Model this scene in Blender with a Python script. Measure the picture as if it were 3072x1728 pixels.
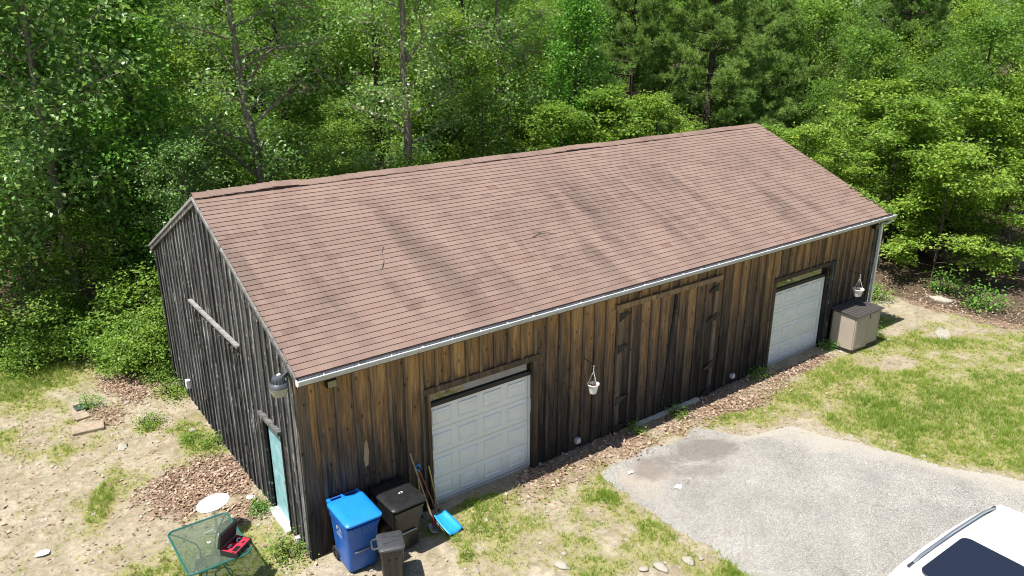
import bpy, bmesh, math, random
import numpy as np
from mathutils import Matrix, Vector, Euler
for o in list(bpy.data.objects): bpy.data.objects.remove(o)
SC = bpy.context.scene
COL = SC.collection
random.seed(7)
R = math.radians

# ------------------------------------------------------------------ camera
YAW, PITCH, ROLL = -0.6419, -0.3358, -0.0017
cd = bpy.data.cameras.new('camera'); cam = bpy.data.objects.new('camera', cd); COL.objects.link(cam)
f_ = Vector((-math.sin(YAW)*math.cos(PITCH), math.cos(YAW)*math.cos(PITCH), math.sin(PITCH)))
r_ = Vector((math.cos(YAW), math.sin(YAW), 0)); u_ = r_.cross(f_)
r2 = math.cos(ROLL)*r_ + math.sin(ROLL)*u_; u2 = -math.sin(ROLL)*r_ + math.cos(ROLL)*u_
m = Matrix((r2, u2, -f_)).transposed().to_4x4(); m.translation = (-3.914, -11.1057, 8.9556)
cam.matrix_world = m
cd.sensor_width = 36; cd.lens = 767.57*36/1024; cd.clip_end = 2000; cd.clip_start = 0.1
SC.camera = cam

# ------------------------------------------------------------------ light
SUN = Vector((0.45, 0.0, -1.0)).normalized()          # the way the light travels
w = bpy.data.worlds.new('World'); SC.world = w; w.use_nodes = True
nt = w.node_tree; nt.nodes.clear()
sky = nt.nodes.new('ShaderNodeTexSky'); sky.sky_type = 'NISHITA'; sky.sun_disc = False
sky.sun_elevation = math.asin(-SUN.z); sky.sun_rotation = math.atan2(-SUN.x, -SUN.y)
bg = nt.nodes.new('ShaderNodeBackground'); bg.inputs[1].default_value = 0.08
out = nt.nodes.new('ShaderNodeOutputWorld')
nt.links.new(sky.outputs[0], bg.inputs[0]); nt.links.new(bg.outputs[0], out.inputs[0])
ld = bpy.data.lights.new('sun', 'SUN'); ld.energy = 5.0; ld.angle = R(0.5); ld.color = (1.0, 0.955, 0.88)
sun = bpy.data.objects.new('sun', ld); COL.objects.link(sun)
sun.rotation_euler = SUN.to_track_quat('-Z', 'Y').to_euler(); sun.location = (-10, 0, 25)
SC.render.engine = 'CYCLES'
SC.cycles.max_bounces = 7; SC.cycles.diffuse_bounces = 3; SC.cycles.transmission_bounces = 4
SC.cycles.transparent_max_bounces = 8; SC.cycles.caustics_reflective = False; SC.cycles.caustics_refractive = False
vs = SC.view_settings; vs.view_transform = 'Standard'; vs.look = 'None'; vs.exposure = 0.6; vs.gamma = 1
vs.use_curve_mapping = False
SC.cycles.pixel_filter_type = 'BLACKMAN_HARRIS'; SC.cycles.filter_width = 1.1

# ------------------------------------------------------------------ material helpers
class G:
    def __init__(s, name):
        s.m = bpy.data.materials.new(name); s.m.use_nodes = True
        s.nt = s.m.node_tree; s.nt.nodes.clear()
        s.out = s.nt.nodes.new('ShaderNodeOutputMaterial')
    def n(s, typ, ins=None, **props):
        nd = s.nt.nodes.new(typ)
        for k, v in props.items(): setattr(nd, k, v)
        for k, v in (ins or {}).items(): s.put(nd.inputs[k], v)
        return nd
    def put(s, sock, v):
        if isinstance(v, bpy.types.NodeSocket): s.nt.links.new(v, sock)
        elif isinstance(v, (tuple, list)) and sock.type == 'RGBA' and len(v) == 3: sock.default_value = (*v, 1)
        else: sock.default_value = v
    def math(s, op, a, b=0.0, clamp=False):
        return s.n('ShaderNodeMath', {0: a, 1: b}, operation=op, use_clamp=clamp).outputs[0]
    def mix(s, f, a, b, blend='MIX'):
        return s.n('ShaderNodeMix', {0: f, 6: a, 7: b}, data_type='RGBA', blend_type=blend).outputs[2]
    def ramp(s, f, stops):
        nd = s.n('ShaderNodeValToRGB', {0: f}); e = nd.color_ramp.elements
        while len(e) > 1: e.remove(e[-1])
        for i, (p, c) in enumerate(stops):
            el = e[0] if i == 0 else e.new(p)
            el.position = p; el.color = (*(c if isinstance(c, tuple) else (c, c, c)), 1)
        return nd.outputs[0]
    def noise(s, vec, scale, detail=3, rough=.55, dist=0):
        return s.n('ShaderNodeTexNoise', {'Vector': vec, 'Scale': scale, 'Detail': detail, 'Roughness': rough, 'Distortion': dist}).outputs[0]
    def vec(s, x, y, z=0.0):
        return s.n('ShaderNodeCombineXYZ', {0: x, 1: y, 2: z}).outputs[0]
    def pos(s):
        return s.n('ShaderNodeNewGeometry').outputs['Position']
    def sep(s, v):
        return s.n('ShaderNodeSeparateXYZ', {0: v}).outputs
    def obj(s): return s.n('ShaderNodeTexCoord').outputs['Object']
    def rand(s): return s.n('ShaderNodeObjectInfo').outputs['Random']
    def attr(s, name): return s.n('ShaderNodeAttribute', attribute_name=name).outputs['Fac']
    def bump(s, h, strength=.3, dist=.01):
        return s.n('ShaderNodeBump', {'Height': h, 'Strength': strength, 'Distance': dist}).outputs[0]
    def pbr(s, color, rough=.6, metal=0.0, normal=None, spec=.5, **kw):
        b = s.n('ShaderNodeBsdfPrincipled', {'Base Color': color, 'Roughness': rough, 'Metallic': metal, 'Specular IOR Level': spec})
        if normal is not None: s.put(b.inputs['Normal'], normal)
        for k, v in kw.items(): s.put(b.inputs[k.replace('_', ' ')], v)
        return b.outputs[0]
    def done(s, sh): s.nt.links.new(sh, s.out.inputs[0]); return s.m

def plain(name, col, rough=.6, metal=0.0, spec=.5, vary=.12, scale=14, bump=0.0):
    g = G(name); p = g.obj(); nz = g.noise(p, scale, 4)
    c = g.mix(1.0, col, g.ramp(nz, [(.25, 1-vary), (.75, 1+vary)]), 'MULTIPLY')
    rr = g.math('ADD', rough-.06, g.math('MULTIPLY', nz, .12))
    nrm = g.bump(g.noise(p, scale*6, 3), .3, bump) if bump else None
    return g.done(g.pbr(c, rr, metal, nrm, spec))

M = {}
def wood(name, stops, hfac, hmix, streak=(.45, 1.25), spots=None, z_hi=3.5):
    g = G(name); x, y, z = g.sep(g.pos()); rnd = g.rand()
    u = g.math('ADD', x, y)
    r50 = g.math('MULTIPLY', rnd, 53.0)
    v1 = g.vec(g.math('ADD', g.math('MULTIPLY', u, 36.0), r50), g.math('ADD', g.math('MULTIPLY', z, 1.6), r50))
    v2 = g.vec(g.math('ADD', g.math('MULTIPLY', u, 9.0), r50), g.math('ADD', g.math('MULTIPLY', z, .9), r50), 3.0)
    g1 = g.noise(v1, 1.0, 6, .65, .6); g2 = g.noise(v2, 1.0, 4, .6, .4)
    v3 = g.vec(g.math('ADD', g.math('MULTIPLY', u, 3.4), r50), g.math('ADD', g.math('MULTIPLY', z, 1.7), r50))
    kn = g.n('ShaderNodeTexVoronoi', {'Vector': v3, 'Scale': 1.0}, voronoi_dimensions='2D').outputs['Distance']
    knot = g.ramp(kn, [(.03, 0.3), (.085, 1.0)])
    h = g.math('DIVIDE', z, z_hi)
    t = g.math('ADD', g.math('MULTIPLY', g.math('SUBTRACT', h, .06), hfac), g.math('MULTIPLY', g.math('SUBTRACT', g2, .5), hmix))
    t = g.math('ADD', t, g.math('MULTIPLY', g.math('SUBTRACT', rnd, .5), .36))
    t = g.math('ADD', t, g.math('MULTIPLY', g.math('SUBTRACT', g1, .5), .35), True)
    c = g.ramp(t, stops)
    c = g.mix(1.0, c, g.ramp(g1, [(.3, streak[0]), (.7, streak[1])]), 'MULTIPLY')
    c = g.mix(1.0, c, knot, 'MULTIPLY')
    if spots:
        v4 = g.vec(g.math('ADD', g.math('MULTIPLY', u, 16.0), r50), g.math('MULTIPLY', z, 2.2))
        sp = g.noise(v4, 1.0, 3, .7, .8)
        c = g.mix(g.ramp(sp, [(.635, 0.0), (.68, 1.0)]), c, spots)
    nrm = g.bump(g1, .5, .004)
    return g.done(g.pbr(c, .88, 0, nrm, .25))
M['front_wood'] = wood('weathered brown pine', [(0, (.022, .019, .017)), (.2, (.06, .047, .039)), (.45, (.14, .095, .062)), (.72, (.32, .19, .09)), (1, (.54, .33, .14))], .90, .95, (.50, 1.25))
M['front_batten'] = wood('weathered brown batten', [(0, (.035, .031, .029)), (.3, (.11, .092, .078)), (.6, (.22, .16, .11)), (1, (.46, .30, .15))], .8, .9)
M['grey_wood'] = wood('weathered grey board', [(0, (.03, .03, .03)), (.35, (.10, .10, .098)), (.7, (.25, .248, .24)), (1, (.48, .475, .46))], .10, 1.7, (.30, 1.45), (.62, .60, .57))
M['grey_batten'] = wood('sunlit grey batten', [(0, (.09, .09, .09)), (.3, (.24, .24, .235)), (.65, (.42, .418, .41)), (1, (.66, .655, .64))], .10, 1.5, (.35, 1.35), (.7, .68, .65))  # paler than the grey boards: sunlit batten faces are put into the colour
M['pale_wood'] = wood('silvered bleached wood', [(0, (.10, .10, .097)), (.4, (.27, .265, .255)), (1, (.52, .51, .49))], .4, 1.1, (.6, 1.2))
M['trim_wood'] = wood('dark trim wood', [(0, (.035, .03, .026)), (.5, (.13, .095, .065)), (1, (.32, .22, .12))], .7, .9)
M['dark_void'] = plain('black sheathing', (.012, .011, .01), .9)  # flat near-black backing, seen in the gaps between boards
M['white_paint'] = plain('white door paint', (.82, .83, .83), .42, vary=.03, scale=3)
g = G('white door paint with splashed mud'); p = g.pos(); x, y, z = g.sep(p); nz = g.noise(p, 3, 4); n2 = g.noise(p, 26, 4, .7)
c = g.mix(1.0, (.84, .85, .855), g.ramp(nz, [(.3, .95), (.7, 1.02)]), 'MULTIPLY')
f = g.math('ADD', g.math('MULTIPLY', g.math('SUBTRACT', .32, z), 1.6), g.math('MULTIPLY', g.math('SUBTRACT', n2, .5), .9))
c = g.mix(g.ramp(f, [(.05, 0.0), (.6, .5)]), c, (.36, .30, .23)); M['white_paint'] = g.done(g.pbr(c, .42))
M['white_alu'] = plain('white gutter paint', (.78, .79, .79), .4, vary=.10, scale=5)
M['gutter_grey'] = plain('grey gutter face', (.50, .51, .52), .45, vary=.18, scale=4)  # mottled mid grey, darker than the white lip
M['black_iron'] = plain('black iron', (.02, .02, .021), .5, .3)
M['black_plastic'] = plain('black plastic', (.018, .018, .019), .38, vary=.25, scale=10)
M['dark_grey_plastic'] = plain('grey lid plastic', (.055, .058, .065), .42, vary=.2, scale=8)
M['blue_plastic'] = plain('blue bin plastic', (.016, .115, .46), .42, vary=.14, scale=6)
M['blue_lid'] = plain('bright blue lid plastic', (.012, .23, .72), .42, vary=.06, scale=6)
M['shovel_blue'] = plain('light blue shovel plastic', (.02, .33, .75), .35, vary=.08, scale=9)
M['rubber'] = plain('tyre rubber', (.02, .02, .02), .8)
M['steel'] = plain('dull steel', (.45, .45, .46), .35, .9)
M['red_foam'] = plain('red foam', (.62, .02, .05), .85, vary=.08, scale=30)
M['beige_plastic'] = plain('beige resin', (.42, .36, .30), .55, vary=.06, scale=5)
M['brown_lid'] = plain('dark brown resin', (.075, .066, .062), .55, vary=.15, scale=9)
M['green_tube'] = plain('green painted tube', (.02, .13, .115), .35, vary=.15, scale=20)
M['handle_wood'] = plain('ash handle wood', (.38, .27, .16), .7, vary=.3, scale=20)
M['handle_brown'] = plain('brown painted handle', (.22, .07, .045), .6, vary=.3, scale=20)
M['handle_yellow'] = plain('yellow wood stick', (.55, .42, .14), .65, vary=.2, scale=20)
M['red_metal'] = plain('red painted metal', (.5, .03, .03), .5)
M['teal_paint'] = None
M['white_plastic'] = plain('white plastic', (.80, .80, .80), .4, vary=.03)
M['grey_box'] = plain('galvanised box', (.55, .57, .60), .45, .2)
M['lamp_grey'] = plain('slate grey die cast', (.075, .085, .10), .45, vary=.15)
M['paper'] = plain('white scrap', (.8, .8, .78), .8, vary=.08)
M['soil'] = plain('potting soil', (.09, .05, .03), .95, vary=.4, scale=40, bump=.01)
M['dirt_debris'] = plain('gutter debris', (.36, .32, .28), .95, vary=.5, scale=50)
M['concrete'] = plain('pale concrete', (.52, .50, .46), .85, vary=.18, scale=9, bump=.004)
M['old_plank'] = plain('old grey plank', (.34, .27, .20), .85, vary=.3, scale=12, bump=.004)
M['slate'] = plain('dark slate', (.06, .065, .07), .7, vary=.2)
M['bark_pale'] = None
g = G('teal door paint'); p = g.pos(); nz = g.noise(p, 5, 5); nf = g.noise(p, 28, 4, .7)
c = g.mix(g.ramp(nz, [(.35, 0.0), (.7, 1.0)]), (.20, .42, .46), (.34, .57, .60))
c = g.mix(g.ramp(nf, [(.66, 0.0), (.70, 1.0)]), c, (.08, .08, .07)); M['teal_paint'] = g.done(g.pbr(c, .6))
def bark(name, a, b):
    g = G(name); p = g.obj(); x, y, z = g.sep(p)
    nz = g.noise(g.vec(g.math('MULTIPLY', x, 14), g.math('MULTIPLY', y, 14), g.math('MULTIPLY', z, 3.5)), 1.0, 5, .65, .5)
    sp = g.noise(p, 2.2, 3)
    c = g.mix(g.ramp(nz, [(.3, 0.0), (.68, 1.0)]), a, b); c = g.mix(1.0, c, g.ramp(sp, [(.3, .7), (.7, 1.2)]), 'MULTIPLY')
    return g.done(g.pbr(c, .9, 0, g.bump(nz, .8, .03), .2))
M['bark_pale'] = bark('pale grey bark', (.09, .075, .06), (.36, .32, .27))
M['bark_dark'] = bark('dark brown bark', (.035, .027, .02), (.13, .105, .08))
def leafmat(name, stops, rough=.45, trans=.35, tcol=(.30, .50, .05), spec=.5):
    g = G(name); r = g.attr('rnd'); o = g.rand()
    f = g.math('ADD', g.math('MULTIPLY', r, .75), g.math('MULTIPLY', o, .25))
    c = g.ramp(f, stops)
    pr = g.pbr(c, rough, 0, None, spec)
    tr = g.n('ShaderNodeBsdfTranslucent', {'Color': g.mix(.5, c, tcol)}).outputs[0]
    return g.done(g.n('ShaderNodeMixShader', {0: trans, 1: pr, 2: tr}).outputs[0])
M['leaf_poplar'] = leafmat('poplar leaf', [(0, (.07, .16, .04)), (.4, (.18, .33, .09)), (.75, (.31, .49, .16)), (1, (.48, .58, .24))], .36, .36, (.38, .64, .08), .5)
M['leaf_maple'] = leafmat('maple leaf', [(0, (.07, .16, .02)), (.45, (.20, .35, .04)), (1, (.42, .54, .09))], .5, .40, (.42, .60, .05), .4)
M['leaf_wood'] = leafmat('woodland leaf', [(0, (.05, .13, .02)), (.45, (.15, .29, .042)), (1, (.36, .48, .085))], .5, .40, (.38, .60, .045), .4)
M['leaf_vine'] = leafmat('vine leaf', [(0, (.06, .18, .025)), (.5, (.16, .37, .05)), (1, (.32, .54, .09))], .42, .38, (.30, .64, .045), .5)
M['leaf_shrub'] = leafmat('shrub leaf', [(0, (.11, .23, .035)), (.5, (.21, .36, .055)), (1, (.34, .45, .08))], .5, .38, (.34, .52, .04), .4)
M['needle'] = leafmat('pine needle', [(0, (.09, .17, .045)), (.5, (.22, .36, .085)), (1, (.38, .50, .12))], .5, .34, (.36, .52, .09), .4)
M['grass'] = leafmat('grass blade', [(0, (.13, .25, .025)), (.45, (.24, .36, .04)), (.75, (.36, .40, .075)), (1, (.54, .46, .21))], .6, .3, (.34, .46, .05), .3)
M['dead_leaf'] = leafmat('fallen brown leaf', [(0, (.16, .105, .072)), (.3, (.32, .22, .15)), (.65, (.50, .37, .27)), (1, (.70, .58, .46))], .8, .12, (.35, .2, .1), .2)
def stone_mat(name, a, b):
    g = G(name); p = g.obj(); nz = g.noise(p, 7, 6, .65); n2 = g.noise(p, 40, 3)
    c = g.mix(g.ramp(nz, [(.3, 0.0), (.7, 1.0)]), a, b); c = g.mix(1.0, c, g.ramp(n2, [(.3, .8), (.7, 1.15)]), 'MULTIPLY')
    return g.done(g.pbr(c, .85, 0, g.bump(nz, .6, .02), .3))
M['stone'] = stone_mat('pale field stone', (.30, .27, .225), (.52, .48, .41))
M['boulder'] = stone_mat('brown boulder stone', (.09, .075, .055), (.25, .21, .16))

# ------------------------------------------------------------------ mesh helpers
class MB:
    def __init__(s): s.v = []; s.f = []
    def add(s, vs, fs):
        b = len(s.v); s.v += [tuple(p) for p in vs]; s.f += [tuple(b+i for i in q) for q in fs]; return s
    def box(s, x0, x1, y0, y1, z0, z1):
        return s.add([(x0, y0, z0), (x1, y0, z0), (x1, y1, z0), (x0, y1, z0), (x0, y0, z1), (x1, y0, z1), (x1, y1, z1), (x0, y1, z1)],
                     [(0, 3, 2, 1), (4, 5, 6, 7), (0, 1, 5, 4), (1, 2, 6, 5), (2, 3, 7, 6), (3, 0, 4, 7)])
    def hexa(s, bot, top):
        return s.add(list(bot)+list(top), [(0, 3, 2, 1), (4, 5, 6, 7), (0, 1, 5, 4), (1, 2, 6, 5), (2, 3, 7, 6), (3, 0, 4, 7)])
    def ring_loft(s, rings, cap0=True, cap1=True):
        n = len(rings[0]); vs = [p for r in rings for p in r]; fs = []
        for k in range(len(rings)-1):
            for i in range(n):
                j = (i+1) % n; fs.append((k*n+i, k*n+j, (k+1)*n+j, (k+1)*n+i))
        if cap0: fs.append(tuple(range(n-1, -1, -1)))
        if cap1: fs.append(tuple((len(rings)-1)*n+i for i in range(n)))
        return s.add(vs, fs)
    def tube(s, pts, rad, n=8, cap=True):
        pts = [Vector(p) for p in pts]
        if not isinstance(rad, (list, tuple)): rad = [rad]*len(pts)
        rings = []; up = Vector((0, 0, 1))
        for i, p in enumerate(pts):
            d = (pts[min(i+1, len(pts)-1)]-pts[max(i-1, 0)]).normalized()
            a = d.cross(up if abs(d.z) < .9 else Vector((1, 0, 0))).normalized(); b = d.cross(a)
            rings.append([p+(a*math.cos(2*math.pi*k/n)+b*math.sin(2*math.pi*k/n))*rad[i] for k in range(n)])
        return s.ring_loft(rings, cap, cap)
    def lathe(s, prof, n=24, c=(0, 0, 0), cap=True):
        return s.ring_loft([[(c[0]+r*math.cos(2*math.pi*k/n), c[1]+r*math.sin(2*math.pi*k/n), c[2]+z) for k in range(n)] for r, z in prof], cap, cap)
    def prism(s, poly, axis, a, b):
        def P(u, v, w): return {'x': (w, u, v), 'y': (u, w, v), 'z': (u, v, w)}[axis]
        n = len(poly)
        return s.add([P(u, v, a) for u, v in poly]+[P(u, v, b) for u, v in poly],
                     [tuple(range(n-1, -1, -1)), tuple(range(n, 2*n))]+[(i, (i+1) % n, n+(i+1) % n, n+i) for i in range(n)])
    def build(s, name, mat, parent=None, smooth=False, bevel=0, loc=None, fix=True):
        me = bpy.data.meshes.new(name); me.from_pydata(s.v, [], s.f)
        if fix or bevel:
            bm = bmesh.new(); bm.from_mesh(me)
            bmesh.ops.recalc_face_normals(bm, faces=bm.faces)
            if bevel: bmesh.ops.bevel(bm, geom=bm.edges[:], offset=bevel, segments=2, affect='EDGES', clamp_overlap=True)
            bm.to_mesh(me); bm.free()
        if smooth:
            me.polygons.foreach_set('use_smooth', [True]*len(me.polygons))
            if smooth != 'all':
                try: me.set_sharp_from_angle(angle=R(35))
                except Exception: pass
        me.materials.append(M[mat] if isinstance(mat, str) else mat)
        o = bpy.data.objects.new(name, me); COL.objects.link(o)
        if parent is not None: o.parent = parent
        if loc is not None: o.location = loc
        return o
def rrect(x0, x1, y0, y1, r, n=5):
    pts = []
    for cx, cy, a in ((x1-r, y1-r, 0), (x0+r, y1-r, 90), (x0+r, y0+r, 180), (x1-r, y0+r, 270)):
        for k in range(n+1):
            t = R(a+90*k/n); pts.append((cx+r*math.cos(t), cy+r*math.sin(t)))
    return pts
def np_mesh(name, V, F, mat, rnd=None, smooth=False):
    me = bpy.data.meshes.new(name); V = np.asarray(V, np.float32); F = np.asarray(F, np.int32); k = F.shape[1]
    me.vertices.add(len(V)); me.vertices.foreach_set('co', V.ravel())
    me.loops.add(F.size); me.loops.foreach_set('vertex_index', F.ravel())
    me.polygons.add(len(F)); me.polygons.foreach_set('loop_start', np.arange(0, F.size, k, dtype=np.int32))
    try: me.polygons.foreach_set('loop_total', np.full(len(F), k, np.int32))
    except Exception: pass
    me.polygons.foreach_set('use_smooth', np.full(len(F), bool(smooth)))
    if rnd is not None:
        a = me.attributes.new('rnd', 'FLOAT', 'FACE'); a.data.foreach_set('value', np.asarray(rnd, np.float32))
    me.update(calc_edges=True); me.validate()
    if mat: me.materials.append(M[mat])
    return me
def link(name, me, parent=None):
    o = bpy.data.objects.new(name, me); COL.objects.link(o)
    if parent is not None: o.parent = parent
    return o
def tag(o, label=None, cat=None, group=None, kind=None):
    if label: o['label'] = label
    if cat: o['category'] = cat
    if group: o['group'] = group
    if kind: o['kind'] = kind
    return o
def empty(name, loc, rz=0, label=None, cat=None, group=None):
    o = bpy.data.objects.new(name, None); COL.objects.link(o); o.location = loc; o.rotation_euler = (0, 0, rz)
    o.empty_display_size = .1
    return tag(o, label, cat, group)
# value noise for masks
def lat(ix, iy, seed):
    h = (ix.astype(np.int64)*374761393 + iy.astype(np.int64)*668265263 + seed*69069) & 0x7fffffff
    h = ((h ^ (h >> 13))*1274126177) & 0x7fffffff
    return ((h ^ (h >> 16)) & 0xffff)/65535.0
def vn(x, y, s=1.0, seed=0):
    x = np.asarray(x, float)*s; y = np.asarray(y, float)*s
    ix = np.floor(x); iy = np.floor(y); fx = x-ix; fy = y-iy
    fx = fx*fx*(3-2*fx); fy = fy*fy*(3-2*fy)
    a = lat(ix, iy, seed); b = lat(ix+1, iy, seed); c = lat(ix, iy+1, seed); d = lat(ix+1, iy+1, seed)
    return (a*(1-fx)+b*fx)*(1-fy)+(c*(1-fx)+d*fx)*fy
def fbm(x, y, s=1.0, seed=0, o=4):
    r = 0; amp = .5; tot = 0
    for k in range(o): r = r+amp*vn(x, y, s*2**k, seed+k*17); tot += amp; amp *= .55
    return r/tot
def sstep(a, b, x): t = np.clip((x-a)/(b-a), 0, 1); return t*t*(3-2*t)
def blob(x, y, cx, cy, rx, ry, rot=0, soft=.5):
    c, s = math.cos(rot), math.sin(rot); dx = x-cx; dy = y-cy
    d = np.hypot((dx*c+dy*s)/rx, (-dx*s+dy*c)/ry); d = d+(fbm(x, y, 1.6, 91)-.5)*.9
    return 1-sstep(1-soft, 1+soft*.4, d)

# ------------------------------------------------------------------ ground
XR_Y = np.array([-14, -9, -6.57, -5.15, -3.59, -2.29, -1.97, -1.14, 0]); XR_X = np.array([18, 14.2, 12.53, 11.84, 11.28, 10.68, 9.5, 9.0, 8.9])
def drive_d(x, y):
    xl = 5.76+(vn(y, y*0, 1.7, 5)-.5)*.16+(vn(y, y*0, 6, 6)-.5)*.12+(vn(y, y*0, 17, 66)-.5)*.06
    xr = np.interp(y, XR_Y, XR_X)+(vn(y, y*0, 1.3, 8)-.5)*.3
    yt = -1.05+(vn(x, x*0, 1.9, 9)-.5)*.25
    return np.minimum(np.minimum(x-xl, (xr-x)*.85), yt-y)
def edge_line(x):      # woodland edge: ground north/east of it is forest floor
    return np.interp(x, [-30, -4, -.5, 0, 19, 21.2, 21.8, 23, 30], [15.5, 13.2, 10.6, 10.6, 10.8, 3.0, -2.2, -6.5, -22])
def masks(x, y):
    n1 = fbm(x, y, .9, 3); n2 = fbm(x, y, 2.6, 11); n3 = fbm(x, y, 7, 23)
    n = (n1-.5)*1.5+(n2-.5)*1.1+(n3-.5)*.5
    gR = sstep(8.8, 10.2, x)*sstep(-.25, -1.3, y)
    d = drive_d(x, y)
    gR = gR*(.72+.25*sstep(-1.5, -4.5, y)*sstep(18.5, 14, x))
    gR = gR*(1-.55*sstep(.75, 0, np.abs(d))*sstep(6, 9, x))
    gR = gR*(1-.25*sstep(17.5, 20, x))
    gM = sstep(1.2, 2.2, x)*sstep(6.4, 5.9, x)*sstep(-.25, -.6, y)*.52
    gL = sstep(.2, -.2, x)*.27
    gL = gL+sstep(.2, -.2, x)*sstep(2.6, 1.4, y)*.22+sstep(0, -.3, x)*sstep(8.6, 11.0, y)*.55
    g = np.maximum(np.maximum(gR, gM), gL)
    for (cx, cy, rx, ry, rot, a) in GRASSY: g = np.maximum(g, a*blob(x, y, cx, cy, rx, ry, rot))
    for (cx, cy, rx, ry, rot, a) in BARE: g = g*(1-a*blob(x, y, cx, cy, rx, ry, rot))
    g = np.clip(g+n*.75*(g > .02), 0, 1)
    l = np.zeros_like(g)
    for (cx, cy, rx, ry, rot, a) in LITTER: l = np.maximum(l, a*blob(x, y, cx, cy, rx, ry, rot))
    wallstrip = sstep(3.0, 4.8, x)*sstep(13.6, 12.4, x)*sstep(-1.35, -.85, y+(n2-.5)*.5)*sstep(.1, 0, y)
    l = np.maximum(l, wallstrip*.5)
    fe = y-edge_line(x)+(n1-.5)*1.6
    forest = sstep(-.3, .8, fe)
    g = g*(1-.8*l)*(1-forest)
    return g, np.clip(l+(n2-.5)*.5*(l > .02), 0, 1), forest, d
GRASSY = [(4.74, -.85, .7, .45, 0, .95), (5.2, -1.7, .42, .8, 0, .9), (4.4, -1.8, .8, .45, .5, .6), (5.35, -3.2, .35, 1.3, 0, .8), (5.45, -5, .3, 1, 0, .8), (2.15, -1.6, .32, .32, 0, 1.0),
          (-2.75, 3.8, .33, 1.05, -.25, .95), (-2.5, 1.3, 1.2, .9, 0, .55), (-.35, .55, .35, .45, 0, .75), (-.25, -.2, .4, .25, 0, .6), (-.45, 5.4, .5, 1.3, .1, .65), (-1.2, 6.7, .5, .35, .3, .6), (-.4, 8.2, .6, .5, 0, .8), (-3.3, 11.2, 1.8, 1.2, 0, 1.0), (-4.3, 8.2, .8, .6, 0, .5),
          (7.9, -.85, .6, .16, 0, .8), (9.3, -1.1, 1.4, .28, -.1, .85), (11.9, -1.35, 1.2, .4, 0, .8), (18.2, -.1, 1.5, .5, 0, .8), (13.2, -4.4, 1.6, 1.2, 0, 1), (3.1, -.35, 1.3, .14, 0, .6), (17.5, -.6, .45, .4, 0, .9), (-3.2, 1.2, 1.0, .6, 0, .7), (-2.2, 2.0, .7, .3, 0, .6)]
BARE = [(16.2, -2.0, .75, .38, 0, .95), (15.6, -1.3, .8, .4, 0, .7), (19.2, -1.7, 1.0, .35, -.3, .9), (1.6, -1.25, .7, .45, 0, .9), (.6, -.9, 1.2, .7, 0, .9), (2.9, -3, .6, .5, 0, .8), (4.2, -4.0, .8, .5, 0, .85), (-3.9, 4.3, 1.0, 1.8, 0, .9), (.0, -.45, .8, .4, 0, .9), (18.8, -.9, 1.2, .4, -.2, .6)]
LITTER = [(-1.1, 3.4, 1.35, 1.35, .7, 1.0), (-.5, 2.2, .6, .6, 0, .7), (-1.1, 9.3, .8, 1.3, .5, .75), (-2.0, 7.9, .6, .9, .4, .5), (21.9, -1.6, .8, 2.6, .1, .9), (13.8, -.55, 1.4, .3, 0, .8), (10.6, -.8, 1.2, .45, -.2, .8)]
def axis(lo, hi, step, far):
    a = list(np.arange(lo, hi+1e-6, step)); s = step; v = hi; up = []
    while v < far: s *= 1.35; v += s; up.append(v)
    s = step; v = lo; dn = []
    while v > -far: s *= 1.35; v -= s; dn.append(v)
    return np.array(dn[::-1]+a+up)
ax = axis(-6, 24, .1, 700); ay = axis(-9, 15, .1, 700)
XX, YY = np.meshgrid(ax, ay); xf = XX.ravel(); yf = YY.ravel()
def ground_z(x, y):
    d = drive_d(x, y)
    z = -.02+(fbm(x, y, 1.1, 40)-.5)*.05+(fbm(x, y, 5, 44)-.5)*.025
    z = z+(.016-z)*sstep(-.35, -.05, d)
    return z*(1-sstep(-.03, .12, d))+(-.012)*sstep(-.03, .12, d)
mg, ml, mf, md = masks(xf, yf)
zf = ground_z(xf, yf)
nx = len(ax); ny = len(ay); I = np.arange(nx*ny).reshape(ny, nx)
F = np.stack([I[:-1, :-1], I[:-1, 1:], I[1:, 1:], I[1:, :-1]], -1).reshape(-1, 4)
me = np_mesh('ground', np.stack([xf, yf, zf], 1), F, None, smooth=True)
for nm, arr in (('grassy', mg), ('litter', ml), ('forest', mf)):
    a = me.attributes.new(nm, 'FLOAT', 'POINT'); a.data.foreach_set('value', arr.astype(np.float32))
g = G('yard soil, thatch and leaf mould'); p = g.pos()
n1 = g.noise(p, 1.3, 5, .6); n2 = g.noise(p, 9, 5, .65); n3 = g.noise(p, 55, 3, .6)
dirt = g.mix(g.ramp(n1, [(.3, 0.0), (.7, 1.0)]), (.35, .29, .20), (.52, .455, .34))
dirt = g.mix(1.0, dirt, g.ramp(n2, [(.3, .68), (.7, 1.16)]), 'MULTIPLY')
n5 = g.noise(p, 3.2, 5, .65); dirt = g.mix(g.ramp(n5, [(.5, 0.0), (.68, .7)]), dirt, (.23, .20, .10))
vor = g.n('ShaderNodeTexVoronoi', {'Vector': p, 'Scale': 22.0}); peb = g.ramp(vor.outputs['Distance'], [(.12, 1.0), (.2, 0.0)])
pk = g.math('MULTIPLY', peb, g.ramp(g.sep(vor.outputs['Color'])[0], [(.72, 0.0), (.76, 1.0)]))
dirt = g.mix(g.math('MULTIPLY', pk, .8), dirt, (.66, .62, .54))
dirt = g.mix(1.0, dirt, g.ramp(n3, [(.3, .82), (.7, 1.12)]), 'MULTIPLY')
gr = g.mix(n2, (.22, .23, .065), (.44, .39, .17)); gr = g.mix(1.0, gr, g.ramp(n3, [(.25, .6), (.75, 1.3)]), 'MULTIPLY')
v2 = g.n('ShaderNodeTexVoronoi', {'Vector': p, 'Scale': 17.0}); cell = g.sep(v2.outputs['Color'])[0]
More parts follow.
